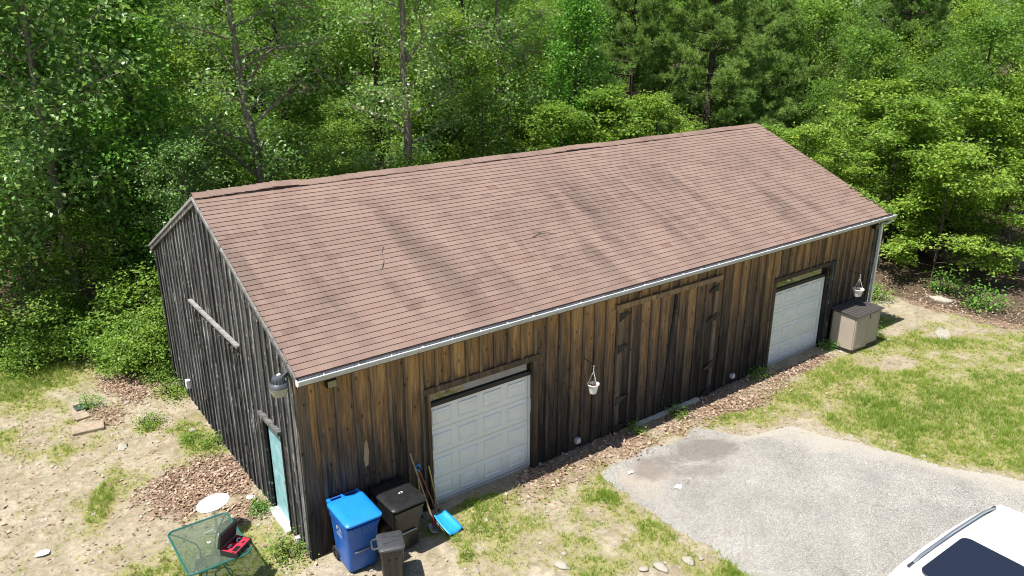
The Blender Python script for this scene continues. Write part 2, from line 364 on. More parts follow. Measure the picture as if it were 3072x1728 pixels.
lit = g.ramp(cell, [(0, (.12, .085, .06)), (.5, (.26, .18, .125)), (1, (.42, .31, .225))])
lit = g.mix(1.0, lit, g.ramp(n3, [(.25, .6), (.75, 1.25)]), 'MULTIPLY')
jit = g.math('MULTIPLY', g.math('SUBTRACT', n2, .5), .7)
def soft(a): return g.ramp(g.math('ADD', g.attr(a), jit), [(.28, 0.0), (.62, 1.0)])
c = g.mix(g.math('MULTIPLY', soft('grassy'), .9), dirt, gr); c = g.mix(soft('litter'), c, lit)
c = g.mix(soft('forest'), c, g.mix(.6, lit, (.035, .027, .018)))
c = g.mix(1.0, c, (.9, .9, .9), 'MULTIPLY')
hgt = g.math('ADD', n3, g.math('MULTIPLY', n2, 1.5))
me.materials.append(g.done(g.pbr(c, .95, 0, g.bump(hgt, .6, .02), .15)))
tag(link('ground', me), kind='structure')

# driveway: old asphalt with a sandy far edge
ys = np.linspace(0, 1, 150)[:, None]; cs = np.linspace(0, 1, 81)[None, :]
yb = -1.05-12.5*ys**1.15+0*cs
xl = 5.76+(vn(yb, yb*0, 1.7, 5)-.5)*.16+(vn(yb, yb*0, 6, 6)-.5)*.12+(vn(yb, yb*0, 17, 66)-.5)*.06
xr = np.interp(yb, XR_Y, XR_X)+(vn(yb, yb*0, 1.3, 8)-.5)*.3
xd = xl+(xr-xl)*cs; yd = yb+(vn(xd, xd*0, 1.9, 9)-.5)*.25*np.clip(1-ys*5, 0, 1)+(vn(xd, xd*0, 7, 19)-.5)*.08*np.clip(1-ys*9, 0, 1)
dist = (xr-xd); sand = .8*sstep(1.15, .1, dist+(fbm(xd, yd, 1.2, 31)-.5)*1.1+(fbm(xd, yd, 5, 37)-.5)*.4)*sstep(-1.5, -2.1, yd)
stain = np.maximum(blob(xd, yd, 8.3, -1.75, 1.0, .5, -.35), .95*blob(xd, yd, 7.0, -1.6, .75, .45, .2)); stain = np.maximum(stain, .7*blob(xd, yd, 7.55, -2.25, .7, .3, -.5))
tan_ = np.maximum(blob(xd, yd, 6.6, -1.7, .7, .5), .6*blob(xd, yd, 6.2, -2.2, .5, .7))
I = np.arange(xd.size).reshape(xd.shape)
F = np.stack([I[:-1, :-1], I[1:, :-1], I[1:, 1:], I[:-1, 1:]], -1).reshape(-1, 4)
zd = .002+.010*fbm(xd, yd, 1.0, 61)
me = np_mesh('driveway', np.stack([xd.ravel(), yd.ravel(), zd.ravel()], 1), F, None, smooth=True)
for nm, arr in (('sand', sand), ('stain', stain), ('tan', tan_)):
    a = me.attributes.new(nm, 'FLOAT', 'POINT'); a.data.foreach_set('value', arr.ravel().astype(np.float32))
g = G('worn grey asphalt'); p = g.pos()
n1 = g.noise(p, .9, 5, .6); n2 = g.noise(p, 34, 4, .75); n4 = g.noise(p, 6, 5, .6)
v = g.n('ShaderNodeTexVoronoi', {'Vector': p, 'Scale': 110.0}).outputs['Color']; sp = g.sep(v)[0]
c = g.ramp(sp, [(0, (.155, .15, .14)), (.45, (.295, .286, .27)), (.8, (.42, .408, .382)), (1, (.64, .62, .57))])
c = g.mix(1.0, c, g.ramp(n2, [(.3, .74), (.7, 1.2)]), 'MULTIPLY'); c = g.mix(1.0, c, g.ramp(n1, [(.3, .8), (.7, 1.1)]), 'MULTIPLY')
wp = g.n('ShaderNodeVectorMath', {0: p, 1: g.n('ShaderNodeVectorMath', {0: g.n('ShaderNodeTexNoise', {'Vector': p, 'Scale': 2.5, 'Detail': 4.0}).outputs['Color'], 3: .55}, operation='SCALE').outputs[0]}, operation='ADD').outputs[0]
cr = g.n('ShaderNodeTexVoronoi', {'Vector': wp, 'Scale': .8}, feature='DISTANCE_TO_EDGE').outputs['Distance']
crk = g.math('MULTIPLY', g.ramp(cr, [(.006, 1.0), (.018, 0.0)]), g.ramp(n4, [(.45, 0.0), (.6, 1.0)]))
c = g.mix(g.math('MULTIPLY', crk, .3), c, (.07, .065, .06))
jit = g.math('MULTIPLY', g.math('SUBTRACT', n4, .5), .8)
c = g.mix(g.ramp(g.math('ADD', g.attr('tan'), jit), [(.3, 0.0), (.9, .55)]), c, (.40, .345, .285))
c = g.mix(g.ramp(g.math('ADD', g.attr('stain'), g.math('MULTIPLY', jit, 1.9)), [(.2, 0.0), (1.0, .62)]), c, (.15, .13, .12))
c = g.mix(g.ramp(g.math('ADD', g.attr('sand'), jit), [(.2, 0.0), (.95, .9)]), c, g.mix(n2, (.36, .33, .285), (.47, .435, .38)))
c = g.mix(1.0, c, (1.05, 1.04, 1.02), 'MULTIPLY')
me.materials.append(g.done(g.pbr(c, .92, 0, g.bump(sp, .5, .008), .2)))
tag(link('driveway', me), kind='structure')

# ---- grass, fallen leaves, pebbles: ground cover nobody could count
rng = np.random.default_rng(5)
def leaf_quads(P, Nrm, L, W, rng, fold=.10, droop=.15, T=None):
    n = len(P)
    Nrm = Nrm/np.linalg.norm(Nrm, axis=1, keepdims=True)
    if T is None: T = rng.normal(size=(n, 3))
    T = T-Nrm*np.sum(T*Nrm, 1, keepdims=True); T /= np.linalg.norm(T, axis=1, keepdims=True)+1e-9
    B = np.cross(Nrm, T); L = np.asarray(L).reshape(-1, 1); W = np.asarray(W).reshape(-1, 1)
    a = P; b = P+T*.42*L+B*.5*W+Nrm*fold*W; c = P+T*L-Nrm*droop*L; d = P+T*.42*L-B*.5*W+Nrm*fold*W
    V = np.stack([a, b, c, d], 1).reshape(-1, 3); F = np.arange(4*n).reshape(n, 4)
    return V, F
def scatter(n, x0, x1, y0, y1): return rng.uniform(x0, x1, n), rng.uniform(y0, y1, n)
gx = []; gy = []
for (x0, x1, y0, y1, dens) in ((-8, 0, -5, -1.5, 110), (-5, 0, -1.5, 13.5, 330), (-2, 6.2, -10, -6, 120), (14, 26, -11, -6, 110), (0, 6.2, -6, .0, 520), (5.4, 14, -8.5, 0, 420), (14, 24, -6, 3, 330)):
    n = int((x1-x0)*(y1-y0)*dens); x, y = scatter(n, x0, x1, y0, y1); a, l, fo, d = masks(x, y)
    k = (rng.random(n) < np.clip((a-.08)*1.3, 0, 1)) & (d < rng.normal(.0, .07, n)) & ~((x > -.02) & (x < 17.8) & (y > -.03) & (y < 9))
    gx.append(x[k]); gy.append(y[k])
gx = np.concatenate(gx); gy = np.concatenate(gy); a, l, fo, d = masks(gx, gy)
nb = 4; n = len(gx)*nb
px = np.repeat(gx, nb)+rng.normal(0, .018, n); py = np.repeat(gy, nb)+rng.normal(0, .018, n); aa = np.repeat(a, nb)
h = (.028+.10*aa**2.5)*rng.uniform(.6, 1.5, n); lean = rng.normal(0, .55, (n, 2))*h[:, None]
th = rng.uniform(0, math.pi, n); wv = np.stack([np.cos(th), np.sin(th)], 1)*(.0045+.003*rng.random(n))[:, None]
pz = ground_z(px, py)-.004
V = np.stack([np.stack([px-wv[:, 0], py-wv[:, 1], pz], 1), np.stack([px+wv[:, 0], py+wv[:, 1], pz], 1), np.stack([px+lean[:, 0], py+lean[:, 1], pz+h], 1)], 1).reshape(-1, 3)
rr = np.clip(.95-.75*aa+rng.normal(0, .16, n)+(np.repeat(fbm(gx, gy, .8, 77), nb)-.5)*.7, 0, 1)
tag(link('grass', np_mesh('grass', V, np.arange(3*n).reshape(n, 3), 'grass', rr)), 'short patchy yellow-green grass over the yard', 'grass', kind='stuff')
lx = []; ly = []
for (x0, x1, y0, y1, dens) in ((-5, 0, -1, 13.5, 800), (0, 18, -2.2, 0, 620), (9, 24, -6, 5, 130)):
    n = int((x1-x0)*(y1-y0)*dens); x, y = scatter(n, x0, x1, y0, y1); a, l, fo, d = masks(x, y)
    k = (rng.random(n) < np.clip(np.maximum(l*1.1-.1, fo*.6), .035, 1)) & (d < .25) & ~((x > -.03) & (x < 17.8) & (y > -.05) & (y < 9))
    k &= ~((d > 0) & (rng.random(n) < .8))
    lx.append(x[k]); ly.append(y[k])
lx = np.concatenate(lx); ly = np.concatenate(ly); n = len(lx)
P = np.stack([lx, ly, np.maximum(ground_z(lx, ly), np.where(drive_d(lx, ly) > -.1, .02, -9))+rng.uniform(.002, .022, n)], 1)
Nn = np.stack([rng.normal(0, .4, n), rng.normal(0, .4, n), np.ones(n)], 1); L = rng.uniform(.035, .10, n)
V, F = leaf_quads(P, Nn, L, L*rng.uniform(.45, .8, n), rng, .22, -.12)
tag(link('fallen_leaves', np_mesh('fallen_leaves', V, F, 'dead_leaf', rng.random(n))), 'drift of dry brown fallen leaves on the ground', 'leaves', kind='stuff')
# pebbles
def rock_mesh(name, seed, mat, sub=1, rough=.25):
    bm = bmesh.new(); bmesh.ops.create_icosphere(bm, subdivisions=sub, radius=1.0); rs = np.random.default_rng(seed)
    for v in bm.verts: v.co *= 1+rs.uniform(-rough, rough)
    me = bpy.data.meshes.new(name); bm.to_mesh(me); bm.free(); me.materials.append(M[mat])
    if sub > 1: me.polygons.foreach_set('use_smooth', [True]*len(me.polygons))
    return me
ico = rock_mesh('ico', 3, 'stone', 1); iv = np.array([v.co[:] for v in ico.vertices]); ifc = np.array([p.vertices[:] for p in ico.polygons]); bpy.data.meshes.remove(ico)
x1_, y1_ = scatter(900, -4.6, -.1, -.5, 9); x2_, y2_ = scatter(420, 1.2, 5.7, -5, -.4)
t = rng.random(420); yy = -1.6-6.5*t; x3_ = np.interp(yy, XR_Y, XR_X)+np.abs(rng.normal(.05, .28, 420)); x4_, y4_ = scatter(260, 10, 22, -5, -.5)
x5_, y5_ = scatter(120, -.5, .9, -1.3, -.2); x6_, y6_ = scatter(60, 15.6, 16.2, -1.0, -.5)
qx = np.concatenate([x1_, x2_, x3_, x4_, x5_, x6_]); qy = np.concatenate([y1_, y2_, yy, y4_, y5_, y6_])
a, l, fo, d = masks(qx, qy); k = ((a < .5) & (l < .4) & (d < .1) | (rng.random(len(qx)) < .25)) & ~((qx > -.03) & (qy > -.03) & (qy < 9) & (qx < 17.8)) & (d < .1); qx = qx[k]; qy = qy[k]; n = len(qx)
s = rng.uniform(.008, .026, n)*(1+1.2*(rng.random(n) < .06)); sc = np.stack([s*rng.uniform(.8, 1.5, n), s*rng.uniform(.8, 1.4, n), s*.6], 1); an = rng.uniform(0, 6.28, n)
vv = iv[None]*sc[:, None]; ca = np.cos(an)[:, None]; sa = np.sin(an)[:, None]
vv = np.stack([vv[..., 0]*ca-vv[..., 1]*sa+qx[:, None], vv[..., 0]*sa+vv[..., 1]*ca+qy[:, None], vv[..., 2]+ground_z(qx, qy)[:, None]+.004], -1).reshape(-1, 3)
F = (ifc[None]+(np.arange(n)*len(iv))[:, None, None]).reshape(-1, 3)
tag(link('pebbles', np_mesh('pebbles', vv, F, 'stone')), 'small pale pebbles scattered over the bare dirt', 'pebbles', kind='stuff')

# ------------------------------------------------------------------ barn
BL, BW, HE, HR, OV = 17.74, 8.926, 3.678, 5.737, .324
SL = (HR-HE)/(BW/2+OV); TH = math.atan(SL)
def roofz(y): return HE+(min(y, BW-y)+OV)*SL
barn = empty('barn', (0, 0, 0), 0, 'long weathered wooden barn with brown shingle roof and two white garage doors', 'barn')
def part(name, mb, mat, parent=None, **kw): return mb.build(name, mat, parent if parent is not None else barn, **kw)
rj = random.Random(11)
# walls (dark sheathing behind the boards)
OPEN = [(2.44, 4.90, 2.46), (12.96, 15.40, 2.46)]
mb = MB()
xs = [0.0]+[v for o in OPEN for v in o[:2]]+[BL]
for i in range(0, len(xs), 2): mb.box(xs[i], xs[i+1], 0, .12, -.1, 3.70)
for o in OPEN: mb.box(o[0], o[1], .001, .12, o[2], 3.70)
front = part('front_wall', mb, 'dark_void', fix=False)
mb = MB(); mb.prism([(.0, -.1), (.93, -.1), (.93, 3.9), (0, 3.6)], 'x', .001, .10)
mb.prism([(.93, 2.05), (1.80, 2.05), (1.80, 4.3), (.93, 3.9)], 'x', .001, .10)
mb.prism([(1.80, -.1), (BW, -.1), (BW, 3.6), (BW/2, 5.55), (1.80, 4.42)], 'x', .001, .10)
gable = part('gable_wall', mb, 'dark_void', fix=False)
mb = MB(); mb.prism([(0.13, -.1), (BW, -.1), (BW, 3.6), (BW/2, 5.55), (.13, 3.6)], 'x', BL-.1, BL)
part('far_gable_wall', mb, 'grey_wood'); mb = MB(); mb.box(.1, BL-.1, BW-.1, BW, -.1, 3.6); part('rear_wall', mb, 'grey_wood')
# front boards and battens
S = BL/54; TOP = 3.68
HOLES = [(2.40, 4.95, 2.46), (7.20, 10.58, 3.12), (12.92, 15.44, 2.46)]
def piece(parent, name, mat, x0, x1, z0, z1, y0, y1):
    t = rj.uniform(-.004, .004); b = rj.uniform(-.004, .004)
    m_ = MB(); m_.hexa([(x0+b, y0, z0), (x1+b, y0, z0), (x1+b, y1, z0), (x0+b, y1, z0)], [(x0+t, y0+rj.uniform(-.003, .001), z1), (x1+t, y0+rj.uniform(-.003, .001), z1), (x1+t, y1, z1), (x0+t, y1, z1)])
    return m_.build(name, mat, parent, fix=False)
for k in range(54):
    x0, x1 = k*S+.004, (k+1)*S-.004; segs = [(x0, x1, rj.uniform(-.02, .05))]
    for a, b, zt in HOLES:
        new = []
        for p0, p1, zb in segs:
            if p1 <= a or p0 >= b: new.append((p0, p1, zb)); continue
            if p0 < a-.02: new.append((p0, a, zb))
            if p1 > b+.02: new.append((b, p1, zb))
            q0, q1 = max(p0, a), min(p1, b)
            if q1-q0 > .03: new.append((q0, q1, zt+.02))
        segs = new
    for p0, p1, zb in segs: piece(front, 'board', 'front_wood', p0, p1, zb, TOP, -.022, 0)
for k in range(1, 54):
    xc = k*S; zb = rj.uniform(0, .04)
    for a, b, zt in HOLES:
        if a-.04 < xc < b+.04: zb = zt+.03
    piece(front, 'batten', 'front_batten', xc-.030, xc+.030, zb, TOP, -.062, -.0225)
m_ = MB(); m_.box(-.05, .16, -.066, -.0225, -.02, 3.62); m_.build('corner_board', 'front_batten', front)
m_ = MB(); m_.box(BL-.12, BL+.03, -.066, -.0225, -.02, 3.62); m_.build('corner_board', 'grey_wood', front)
m_ = MB(); m_.add([(1.10, -.026, 1.43), (1.16, -.027, 1.46), (1.19, -.027, 1.75), (1.155, -.026, 1.99), (1.11, -.027, 1.9), (1.08, -.026, 1.6), (1.13, -.022, 1.7)], [(0, 1, 2, 3, 4, 5)]); m_.build('bare_wood_scar', 'handle_wood', front)
# gable boards and battens
G_ = BW/30
GHOLES = [(2.74, 5.86, 3.10), (.93, 1.80, 2.05)]
def gpiece(name, mat, y0, y1, z0, x0, x1, ztop=None, parent=None):
    def zt(y): return min(ztop, 99) if ztop else roofz(y)-.15
    j = rj.uniform(-.006, .006); jx = rj.uniform(-.004, .004); m_ = MB()
    pts = [(y0, zt(y0)), (y1, zt(y1))]
    if ztop is None and y0 < BW/2 < y1: pts = [(y0, zt(y0)), (BW/2, zt(BW/2)), (y1, zt(y1))]
    poly = [(y0+j, z0), (y1+j, z0)]+pts[::-1]
    m_.prism(poly, 'x', x0+jx, x1); return m_.build(name, mat, parent or gable)
for k in range(30):
    y0, y1 = k*G_+.004, (k+1)*G_-.004; segs = [(y0, y1, rj.uniform(-.02, .05))]
    for a, b, zt in GHOLES:
        new = []
        for p0, p1, zb in segs:
            if p1 <= a or p0 >= b: new.append((p0, p1, zb)); continue
            if p0 < a-.02: new.append((p0, a, zb))
            if p1 > b+.02: new.append((b, p1, zb))
            q0, q1 = max(p0, a), min(p1, b)
            if q1-q0 > .03: new.append((q0, q1, zt+.02))
        segs = new
    for p0, p1, zb in segs: gpiece('board', 'grey_wood', p0, p1, zb, -.022, 0)
for k in range(1, 30):
    yc = k*G_; zb = rj.uniform(0, .04); wd = .036+rj.uniform(-.004, .006)
    for a, b, zt in GHOLES:
        if a-.04 < yc < b+.04: zb = zt+.08
    gpiece('batten', 'grey_batten', yc-wd, yc+wd, zb, -.050, -.0225)
m_ = MB(); m_.box(-.06, -.0225, .0, .14, -.02, 3.62); m_.build('corner_board', 'grey_batten', gable)
m_ = MB(); m_.box(-.06, -.0225, BW-.14, BW+.02, -.02, 3.58); m_.build('corner_board', 'grey_wood', gable)
# roof
RX0, RX1 = -.085, BL+.085
mb = MB()
t_ = .035
mb.add([(x, y, z) for x in (RX0+.02, RX1-.02) for y, z in ((-OV, HE-.02), (BW/2, HR-.02), (BW+OV, HE-.02), (BW+OV, HE-.02-t_), (BW/2, HR-.02-t_-.01), (-OV, HE-.02-t_))],
       [(0, 1, 7, 6), (1, 2, 8, 7), (2, 3, 9, 8), (3, 4, 10, 9), (4, 5, 11, 10), (5, 0, 6, 11), (5, 4, 1, 0), (4, 3, 2, 1), (6, 7, 10, 11), (7, 8, 9, 10)])
g = G('brown asphalt shingle'); p = g.pos(); x, y, z = g.sep(p)
crs = g.math('FLOOR', g.math('DIVIDE', g.math('ADD', y, .324+.02), math.cos(TH)*((BW/2+OV)/math.cos(TH)/38)))
xq = g.math('FLOOR', g.math('ADD', g.math('DIVIDE', g.math('ADD', x, .085), .305), g.math('MULTIPLY', g.math('MODULO', crs, 2.0), .5)))
r = g.math('ADD', g.math('MULTIPLY', g.math('SUBTRACT', g.noise(g.vec(g.math('MULTIPLY', xq, .42), g.math('MULTIPLY', crs, 2.7), 1.0), 1.0, 2, .6), .25), 1.5), g.math('MULTIPLY', g.math('SUBTRACT', g.n('ShaderNodeTexWhiteNoise', {'Vector': g.vec(xq, crs)}, noise_dimensions='2D').outputs[0], .5), .36), True)
c = g.ramp(r, [(0, (.205, .134, .115)), (.18, (.236, .161, .136)), (.4, (.258, .182, .153)), (.75, (.272, .194, .163)), (1, (.276, .21, .178))])
n1 = g.noise(p, 160, 2, .7); c = g.mix(1.0, c, g.ramp(n1, [(.3, .78), (.7, 1.2)]), 'MULTIPLY')
n2 = g.noise(p, .55, 4, .6); c = g.mix(1.0, c, g.ramp(n2, [(.3, .9), (.7, 1.08)]), 'MULTIPLY')
stv = g.vec(g.math('ADD', g.math('MULTIPLY', x, .85), g.math('MULTIPLY', y, .02)), g.math('MULTIPLY', y, .13), 4.2)
st = g.noise(stv, 1.35, 4, .62, .35)
msk = g.ramp(st, [(.48, 0.0), (.70, 1.0)])
fade = g.ramp(g.math('DIVIDE', y, 4.4), [(0, .45), (.2, 1.0), (.6, 1.0), (.88, .05)])
c = g.mix(g.math('MULTIPLY', g.math('MULTIPLY', msk, fade), .68), c, (.085, .066, .058))
c = g.mix(1.0, c, (1.03, 1.02, 1.0), 'MULTIPLY')
M['shingle_edge'] = plain('black asphalt shingle edge', (.025, .02, .018), .95)
M['shingle'] = g.done(g.pbr(c, .93, 0, g.bump(n1, .5, .004), .2))
roof = part('roof', mb, 'shingle')
NC = 38; LS = (BW/2+OV)/math.cos(TH); EX = LS/NC; TW = .305
rs = np.random.default_rng(21); tabs = []
for c_ in range(NC):
    off = (c_ % 2)*TW/2+rs.uniform(-.03, .03); k = 0; x = RX0-off
    while x < RX1:
        a, b = max(x, RX0), min(x+TW-.0006, RX1)
        if b-a > .04: tabs.append((a, b, c_*EX-.02+rs.uniform(-.0012, .0012)+.004*math.sin(a*.9+c_), rs.uniform(.016, .018)))
        x += TW
tabs = np.array(tabs)
def s2w(s, n): return -OV+s*math.cos(TH)-n*math.sin(TH), HE-.018+s*math.sin(TH)+n*math.cos(TH)
ty, tz = s2w(tabs[:, 2], 0); dist = np.hypot(np.hypot((tabs[:, 0]+tabs[:, 1])/2+3.9, ty+11.1), tz-8.95)
order = np.argsort(dist+100*((tabs[:, 1]-tabs[:, 0]) < TW-.02)); single = set(order[:300].tolist())
def tab_geo(a, b, s0, t):
    rows = []
    for s, n0, n1 in ((s0, -.006, t), (min(s0+EX+.03, LS), -.006, .003)):
        y0, z0 = s2w(s, n0); y1, z1 = s2w(s, n1); rows += [(y0, z0), (y1, z1)]
    (a0, a1, b0, b1) = rows
    return [(a, *a0), (b, *a0), (b, *b0), (a, *b0), (a, *a1), (b, *a1), (b, *b1), (a, *b1)]
HF = np.array([(0, 3, 2, 1), (4, 5, 6, 7), (0, 1, 5, 4), (1, 2, 6, 5), (2, 3, 7, 6), (3, 0, 4, 7)])
V = []; rn = []
for i, (a, b, s0, t) in enumerate(tabs):
    if i in single: continue
    V += tab_geo(a, b, s0, t); rn += [rs.random()]*6
n = len(V)//8; F = (HF[None]+(np.arange(n)*8)[:, None, None]).reshape(-1, 4)
def edged(me):
    me.materials.append(M['shingle_edge']); me.polygons.foreach_set('material_index', np.tile(np.array([0, 0, 1, 0, 0, 0], np.int32), len(me.polygons)//6)); return me
tag(link('shingles', edged(np_mesh('shingles', V, F, 'shingle', rn)), roof), kind='stuff')
tm = []
for k in range(6):
    vv = tab_geo(0, TW-.0006, 0, .016+.0004*k); y0, z0 = s2w(0, 0)
    tm.append(edged(np_mesh('shingle', [(q[0], q[1]-y0, q[2]-z0) for q in vv], HF, 'shingle')))
for i in single:
    a, b, s0, t = tabs[i]; o = link('shingle', tm[i % 6], roof); y0, z0 = s2w(s0, 0); o.location = (a, y0, z0)
# ridge caps
cw = .155; prof = [(-cw, -cw*SL+.004), (0, .022), (cw, -cw*SL+.004), (cw, -cw*SL-.006), (0, .006), (-cw, -cw*SL-.006)]
caps = []
for k in range(3):
    vv = [(0, y, z+.012+.002*k) for y, z in prof]+[(.21, y, z) for y, z in prof]
    caps.append(np_mesh('ridge_cap', vv, [(i, (i+1) % 6, 6+(i+1) % 6, 6+i) for i in range(6)]+[(0, 5, 4, 1), (1, 4, 3, 2), (6, 7, 10, 11), (7, 8, 9, 10)], 'shingle'))
x = RX0
while x < RX1-.05:
    o = link('ridge_cap', caps[rj.randrange(3)], roof); wob = .012*math.sin(x*2.1)+.01*math.sin(x*.7+1)+rj.uniform(-.004, .004)
    if 1.0 < x < 2.2: wob += .035*math.sin((x-1.0)/1.2*math.pi)
    o.location = (x, BW/2+rj.uniform(-.01, .01), HR+.004+max(wob, -.006)); o.rotation_euler = (0, rj.uniform(-.02, .02), rj.uniform(-.03, .03)); x += .142
    if x+.21 > RX1+.02: break
# rake boards
for sgn in (0, 1):
    for xx0, xx1 in ((-.088, -.059), (BL+.059, BL+.088)):
        ya, yb_ = (-OV+.01, BW/2) if sgn == 0 else (BW/2, BW+OV-.01)
        m_ = MB(); m_.prism([(ya, roofz(ya)-.20), (yb_, roofz(yb_)-.20), (yb_, roofz(yb_)-.024), (ya, roofz(ya)-.024)], 'x', xx0, xx1); m_.build('rake_board', 'grey_batten', barn)
        m_ = MB(); m_.prism([(ya, roofz(ya)-.09), (yb_, roofz(yb_)-.09), (yb_, roofz(yb_)-.030), (ya, roofz(ya)-.030)], 'x', xx0-.022 if xx0 < 0 else xx1, xx0 if xx0 < 0 else xx1+.022); m_.build('rake_trim', 'pale_wood', barn)
m_ = MB(); m_.box(RX0+.03, RX1-.03, -OV+.02, -OV+.05, HE-.22, HE-.062); m_.build('eave_fascia', 'trim_wood', barn)
m_ = MB(); m_.box(RX0+.03, RX1-.03, -OV+.052, -.054, HE-.15, HE-.13); m_.build('soffit', 'trim_wood', barn)
m_ = MB(); m_.box(RX0+.03, RX1-.03, BW+OV-.05, BW+OV-.02, HE-.22, HE-.062); m_.build('eave_fascia', 'trim_wood', barn)
# gutter with hangers, brackets of debris, downspout
GX0, GX1 = -.10, BL+.24; yb0 = -OV+.018; gz = HE-.165
prof = [(yb0, gz+.10), (yb0, gz), (yb0-.075, gz), (yb0-.095, gz+.035), (yb0-.125, gz+.06), (yb0-.125, gz+.098), (yb0-.108, gz+.098), (yb0-.108, gz+.066), (yb0-.082, gz+.04), (yb0-.066, gz+.006), (yb0-.006, gz+.006), (yb0-.006, gz+.10)]
m_ = MB(); m_.prism(prof, 'x', GX0, GX1); gut = part('gutter', m_, 'gutter_grey', fix=True)
m_ = MB(); m_.box(GX0, GX1, yb0-.128, yb0-.104, gz+.0985, gz+.106); m_.build('lip', 'white_alu', gut)
for xe in (GX0-.006, GX1):
    m_ = MB(); m_.prism([(yb0+.004, gz-.004), (yb0-.08, gz-.004), (yb0-.13, gz+.06), (yb0-.13, gz+.108), (yb0+.004, gz+.108)], 'x', xe, xe+.006); m_.build('end_cap', 'white_alu', gut)
x = .35
while x < BL:
    m_ = MB(); m_.box(x-.010, x+.010, yb0-.106, yb0+.0, gz+.088, gz+.097); m_.build('hanger', 'white_alu', gut); x += .61
rg = np.random.default_rng(9); n = 1500; px = rg.uniform(GX0+.05, GX1-.05, n); P = np.stack([px, yb0-.05+rg.normal(0, .018, n), gz+.03+rg.uniform(0, .04, n)*(.4+vn(px, px*0, 1.5, 3))], 1)
V, F = leaf_quads(P, np.stack([rg.normal(0, .7, n), rg.normal(0, .7, n), np.ones(n)], 1), rg.uniform(.02, .06, n), rg.uniform(.012, .03, n), rg)
tag(link('gutter_debris', np_mesh('gutter_debris', V, F, 'dirt_debris', rg.random(n)), gut), kind='stuff')
m_ = MB(); xd_ = BL+.14
m_.tube([(xd_, yb0-.05, gz), (xd_, yb0-.05, gz-.07), (xd_-.02, yb0+.05, gz-.15), (xd_-.02, -.10, gz-.2), (xd_-.02, -.09, gz-.3)], .038, 8)
m_.box(xd_-.06, xd_+.02, -.13, -.06, .08, gz-.28); m_.box(xd_-.05, xd_+.03, -.40, -.10, .03, .10); m_.build('downspout', 'white_alu', gut)
# garage doors
def garage_door(x0):
    wd = 2.37; gd = empty('garage_door', (x0, 0, 0)); gd.parent = barn; sh = .53
    for s in range(4):
        m_ = MB(); m_.box(.002, wd-.002, .085, .125, .02+s*sh+.003, .02+(s+1)*sh-.004); m_.build('door_section', 'white_paint', gd, bevel=.003)
        for c in range(4):
            pw = wd/4; a, b = c*pw+.075, (c+1)*pw-.075; z0, z1 = .02+s*sh+.10, .02+(s+1)*sh-.10; m_ = MB(); rings = []
            for ins, y in ((0, .0845), (.010, .062), (.026, .062), (.042, .080), (.06, .080), (.095, .066)):
                rings.append([(a+ins, y, z0+ins), (b-ins, y, z0+ins), (b-ins, y, z1-ins), (a+ins, y, z1-ins)])
            m_.ring_loft(rings, False, True); m_.build('raised_panel', 'white_paint', gd)
    m_ = MB(); m_.box(-.01, wd+.01, .012, .075, 2.145, 2.235); m_.build('head_bar', 'black_iron', gd)
    m_ = MB(); m_.box(-.02, wd+.02, .055, .065, 2.22, 2.47); m_.build('transom_pane', 'dark_glass', gd)
    m_ = MB(); m_.box(wd+.004, wd+.03, .03, .10, .02, 2.14); m_.build('side_stop', 'white_paint', gd)
    m_ = MB(); m_.box(-.03, wd+.04, .06, .14, -.06, .012); m_.build('sill', 'concrete', gd)
    return gd
g = G('dark reflective window glass'); M['dark_glass'] = g.done(g.pbr((.015, .017, .016), .04, 0, None, 1.0, IOR=1.9))
d1 = garage_door(2.475); d2 = garage_door(12.9975)
m_ = MB(); m_.box(2.36, 2.405, .02, .075, 1.3, 1.6); m_.build('latch_box', 'white_plastic', d1)
def frame_piece(name, mat, x0, x1, y0, y1, z0, z1, dz=0, parent=front):
    m_ = MB(); m_.hexa([(x0, y0, z0), (x1, y0, z0+dz), (x1, y1, z0+dz), (x0, y1, z0)], [(x0, y0, z1), (x1, y0, z1+dz), (x1, y1, z1+dz), (x0, y1, z1)]); return m_.build(name, mat, parent, bevel=.004)
frame_piece('door_jamb', 'trim_wood', 2.40, 2.472, -.06, .12, -.02, 2.47)
frame_piece('door_jamb', 'trim_wood', 4.882, 5.01, -.065, .06, -.02, 2.47)
frame_piece('door_header', 'trim_wood', 2.33, 5.03, -.085, -.0225, 2.475, 2.60, .0)
frame_piece('door_jamb', 'trim_wood', 12.88, 12.99, -.06, .12, -.02, 2.47)
frame_piece('door_jamb', 'trim_wood', 15.405, 15.45, -.05, .12, -.02, 2.47)
frame_piece('door_post', 'grey_wood', 15.452, 15.70, -.08, -.0225, -.02, 2.58)
frame_piece('door_header', 'trim_wood', 12.84, 15.45, -.085, -.0225, 2.475, 2.59)
# double barn door on the front
bd = empty('barn_door', (7.2, 0, 0)); bd.parent = barn
nb_ = 10; x0_ = .14; wB = (3.24-.14)/nb_
m_ = MB(); m_.box(.01, 3.37, -.03, -.024, -.02, 3.10); m_.build('backing', 'dark_void', bd)
for k in range(nb_):
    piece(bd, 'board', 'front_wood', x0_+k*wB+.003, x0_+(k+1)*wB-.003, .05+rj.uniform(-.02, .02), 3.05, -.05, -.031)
for k in range(nb_+1):
    if k == 5: continue
    xc = x0_+k*wB; piece(bd, 'batten', 'front_batten', xc-.03, xc+.03, .06, 3.04-.02*rj.random(), -.086, -.0505)
m_ = MB(); m_.hexa([(1.58, -.08, .2), (1.63, -.08, .2), (1.63, -.05, .2), (1.58, -.05, .2)], [(1.84, -.08, 2.98), (1.91, -.08, 2.96), (1.91, -.05, 2.96), (1.84, -.05, 2.98)]); m_.build('leaning_batten', 'grey_wood', bd)
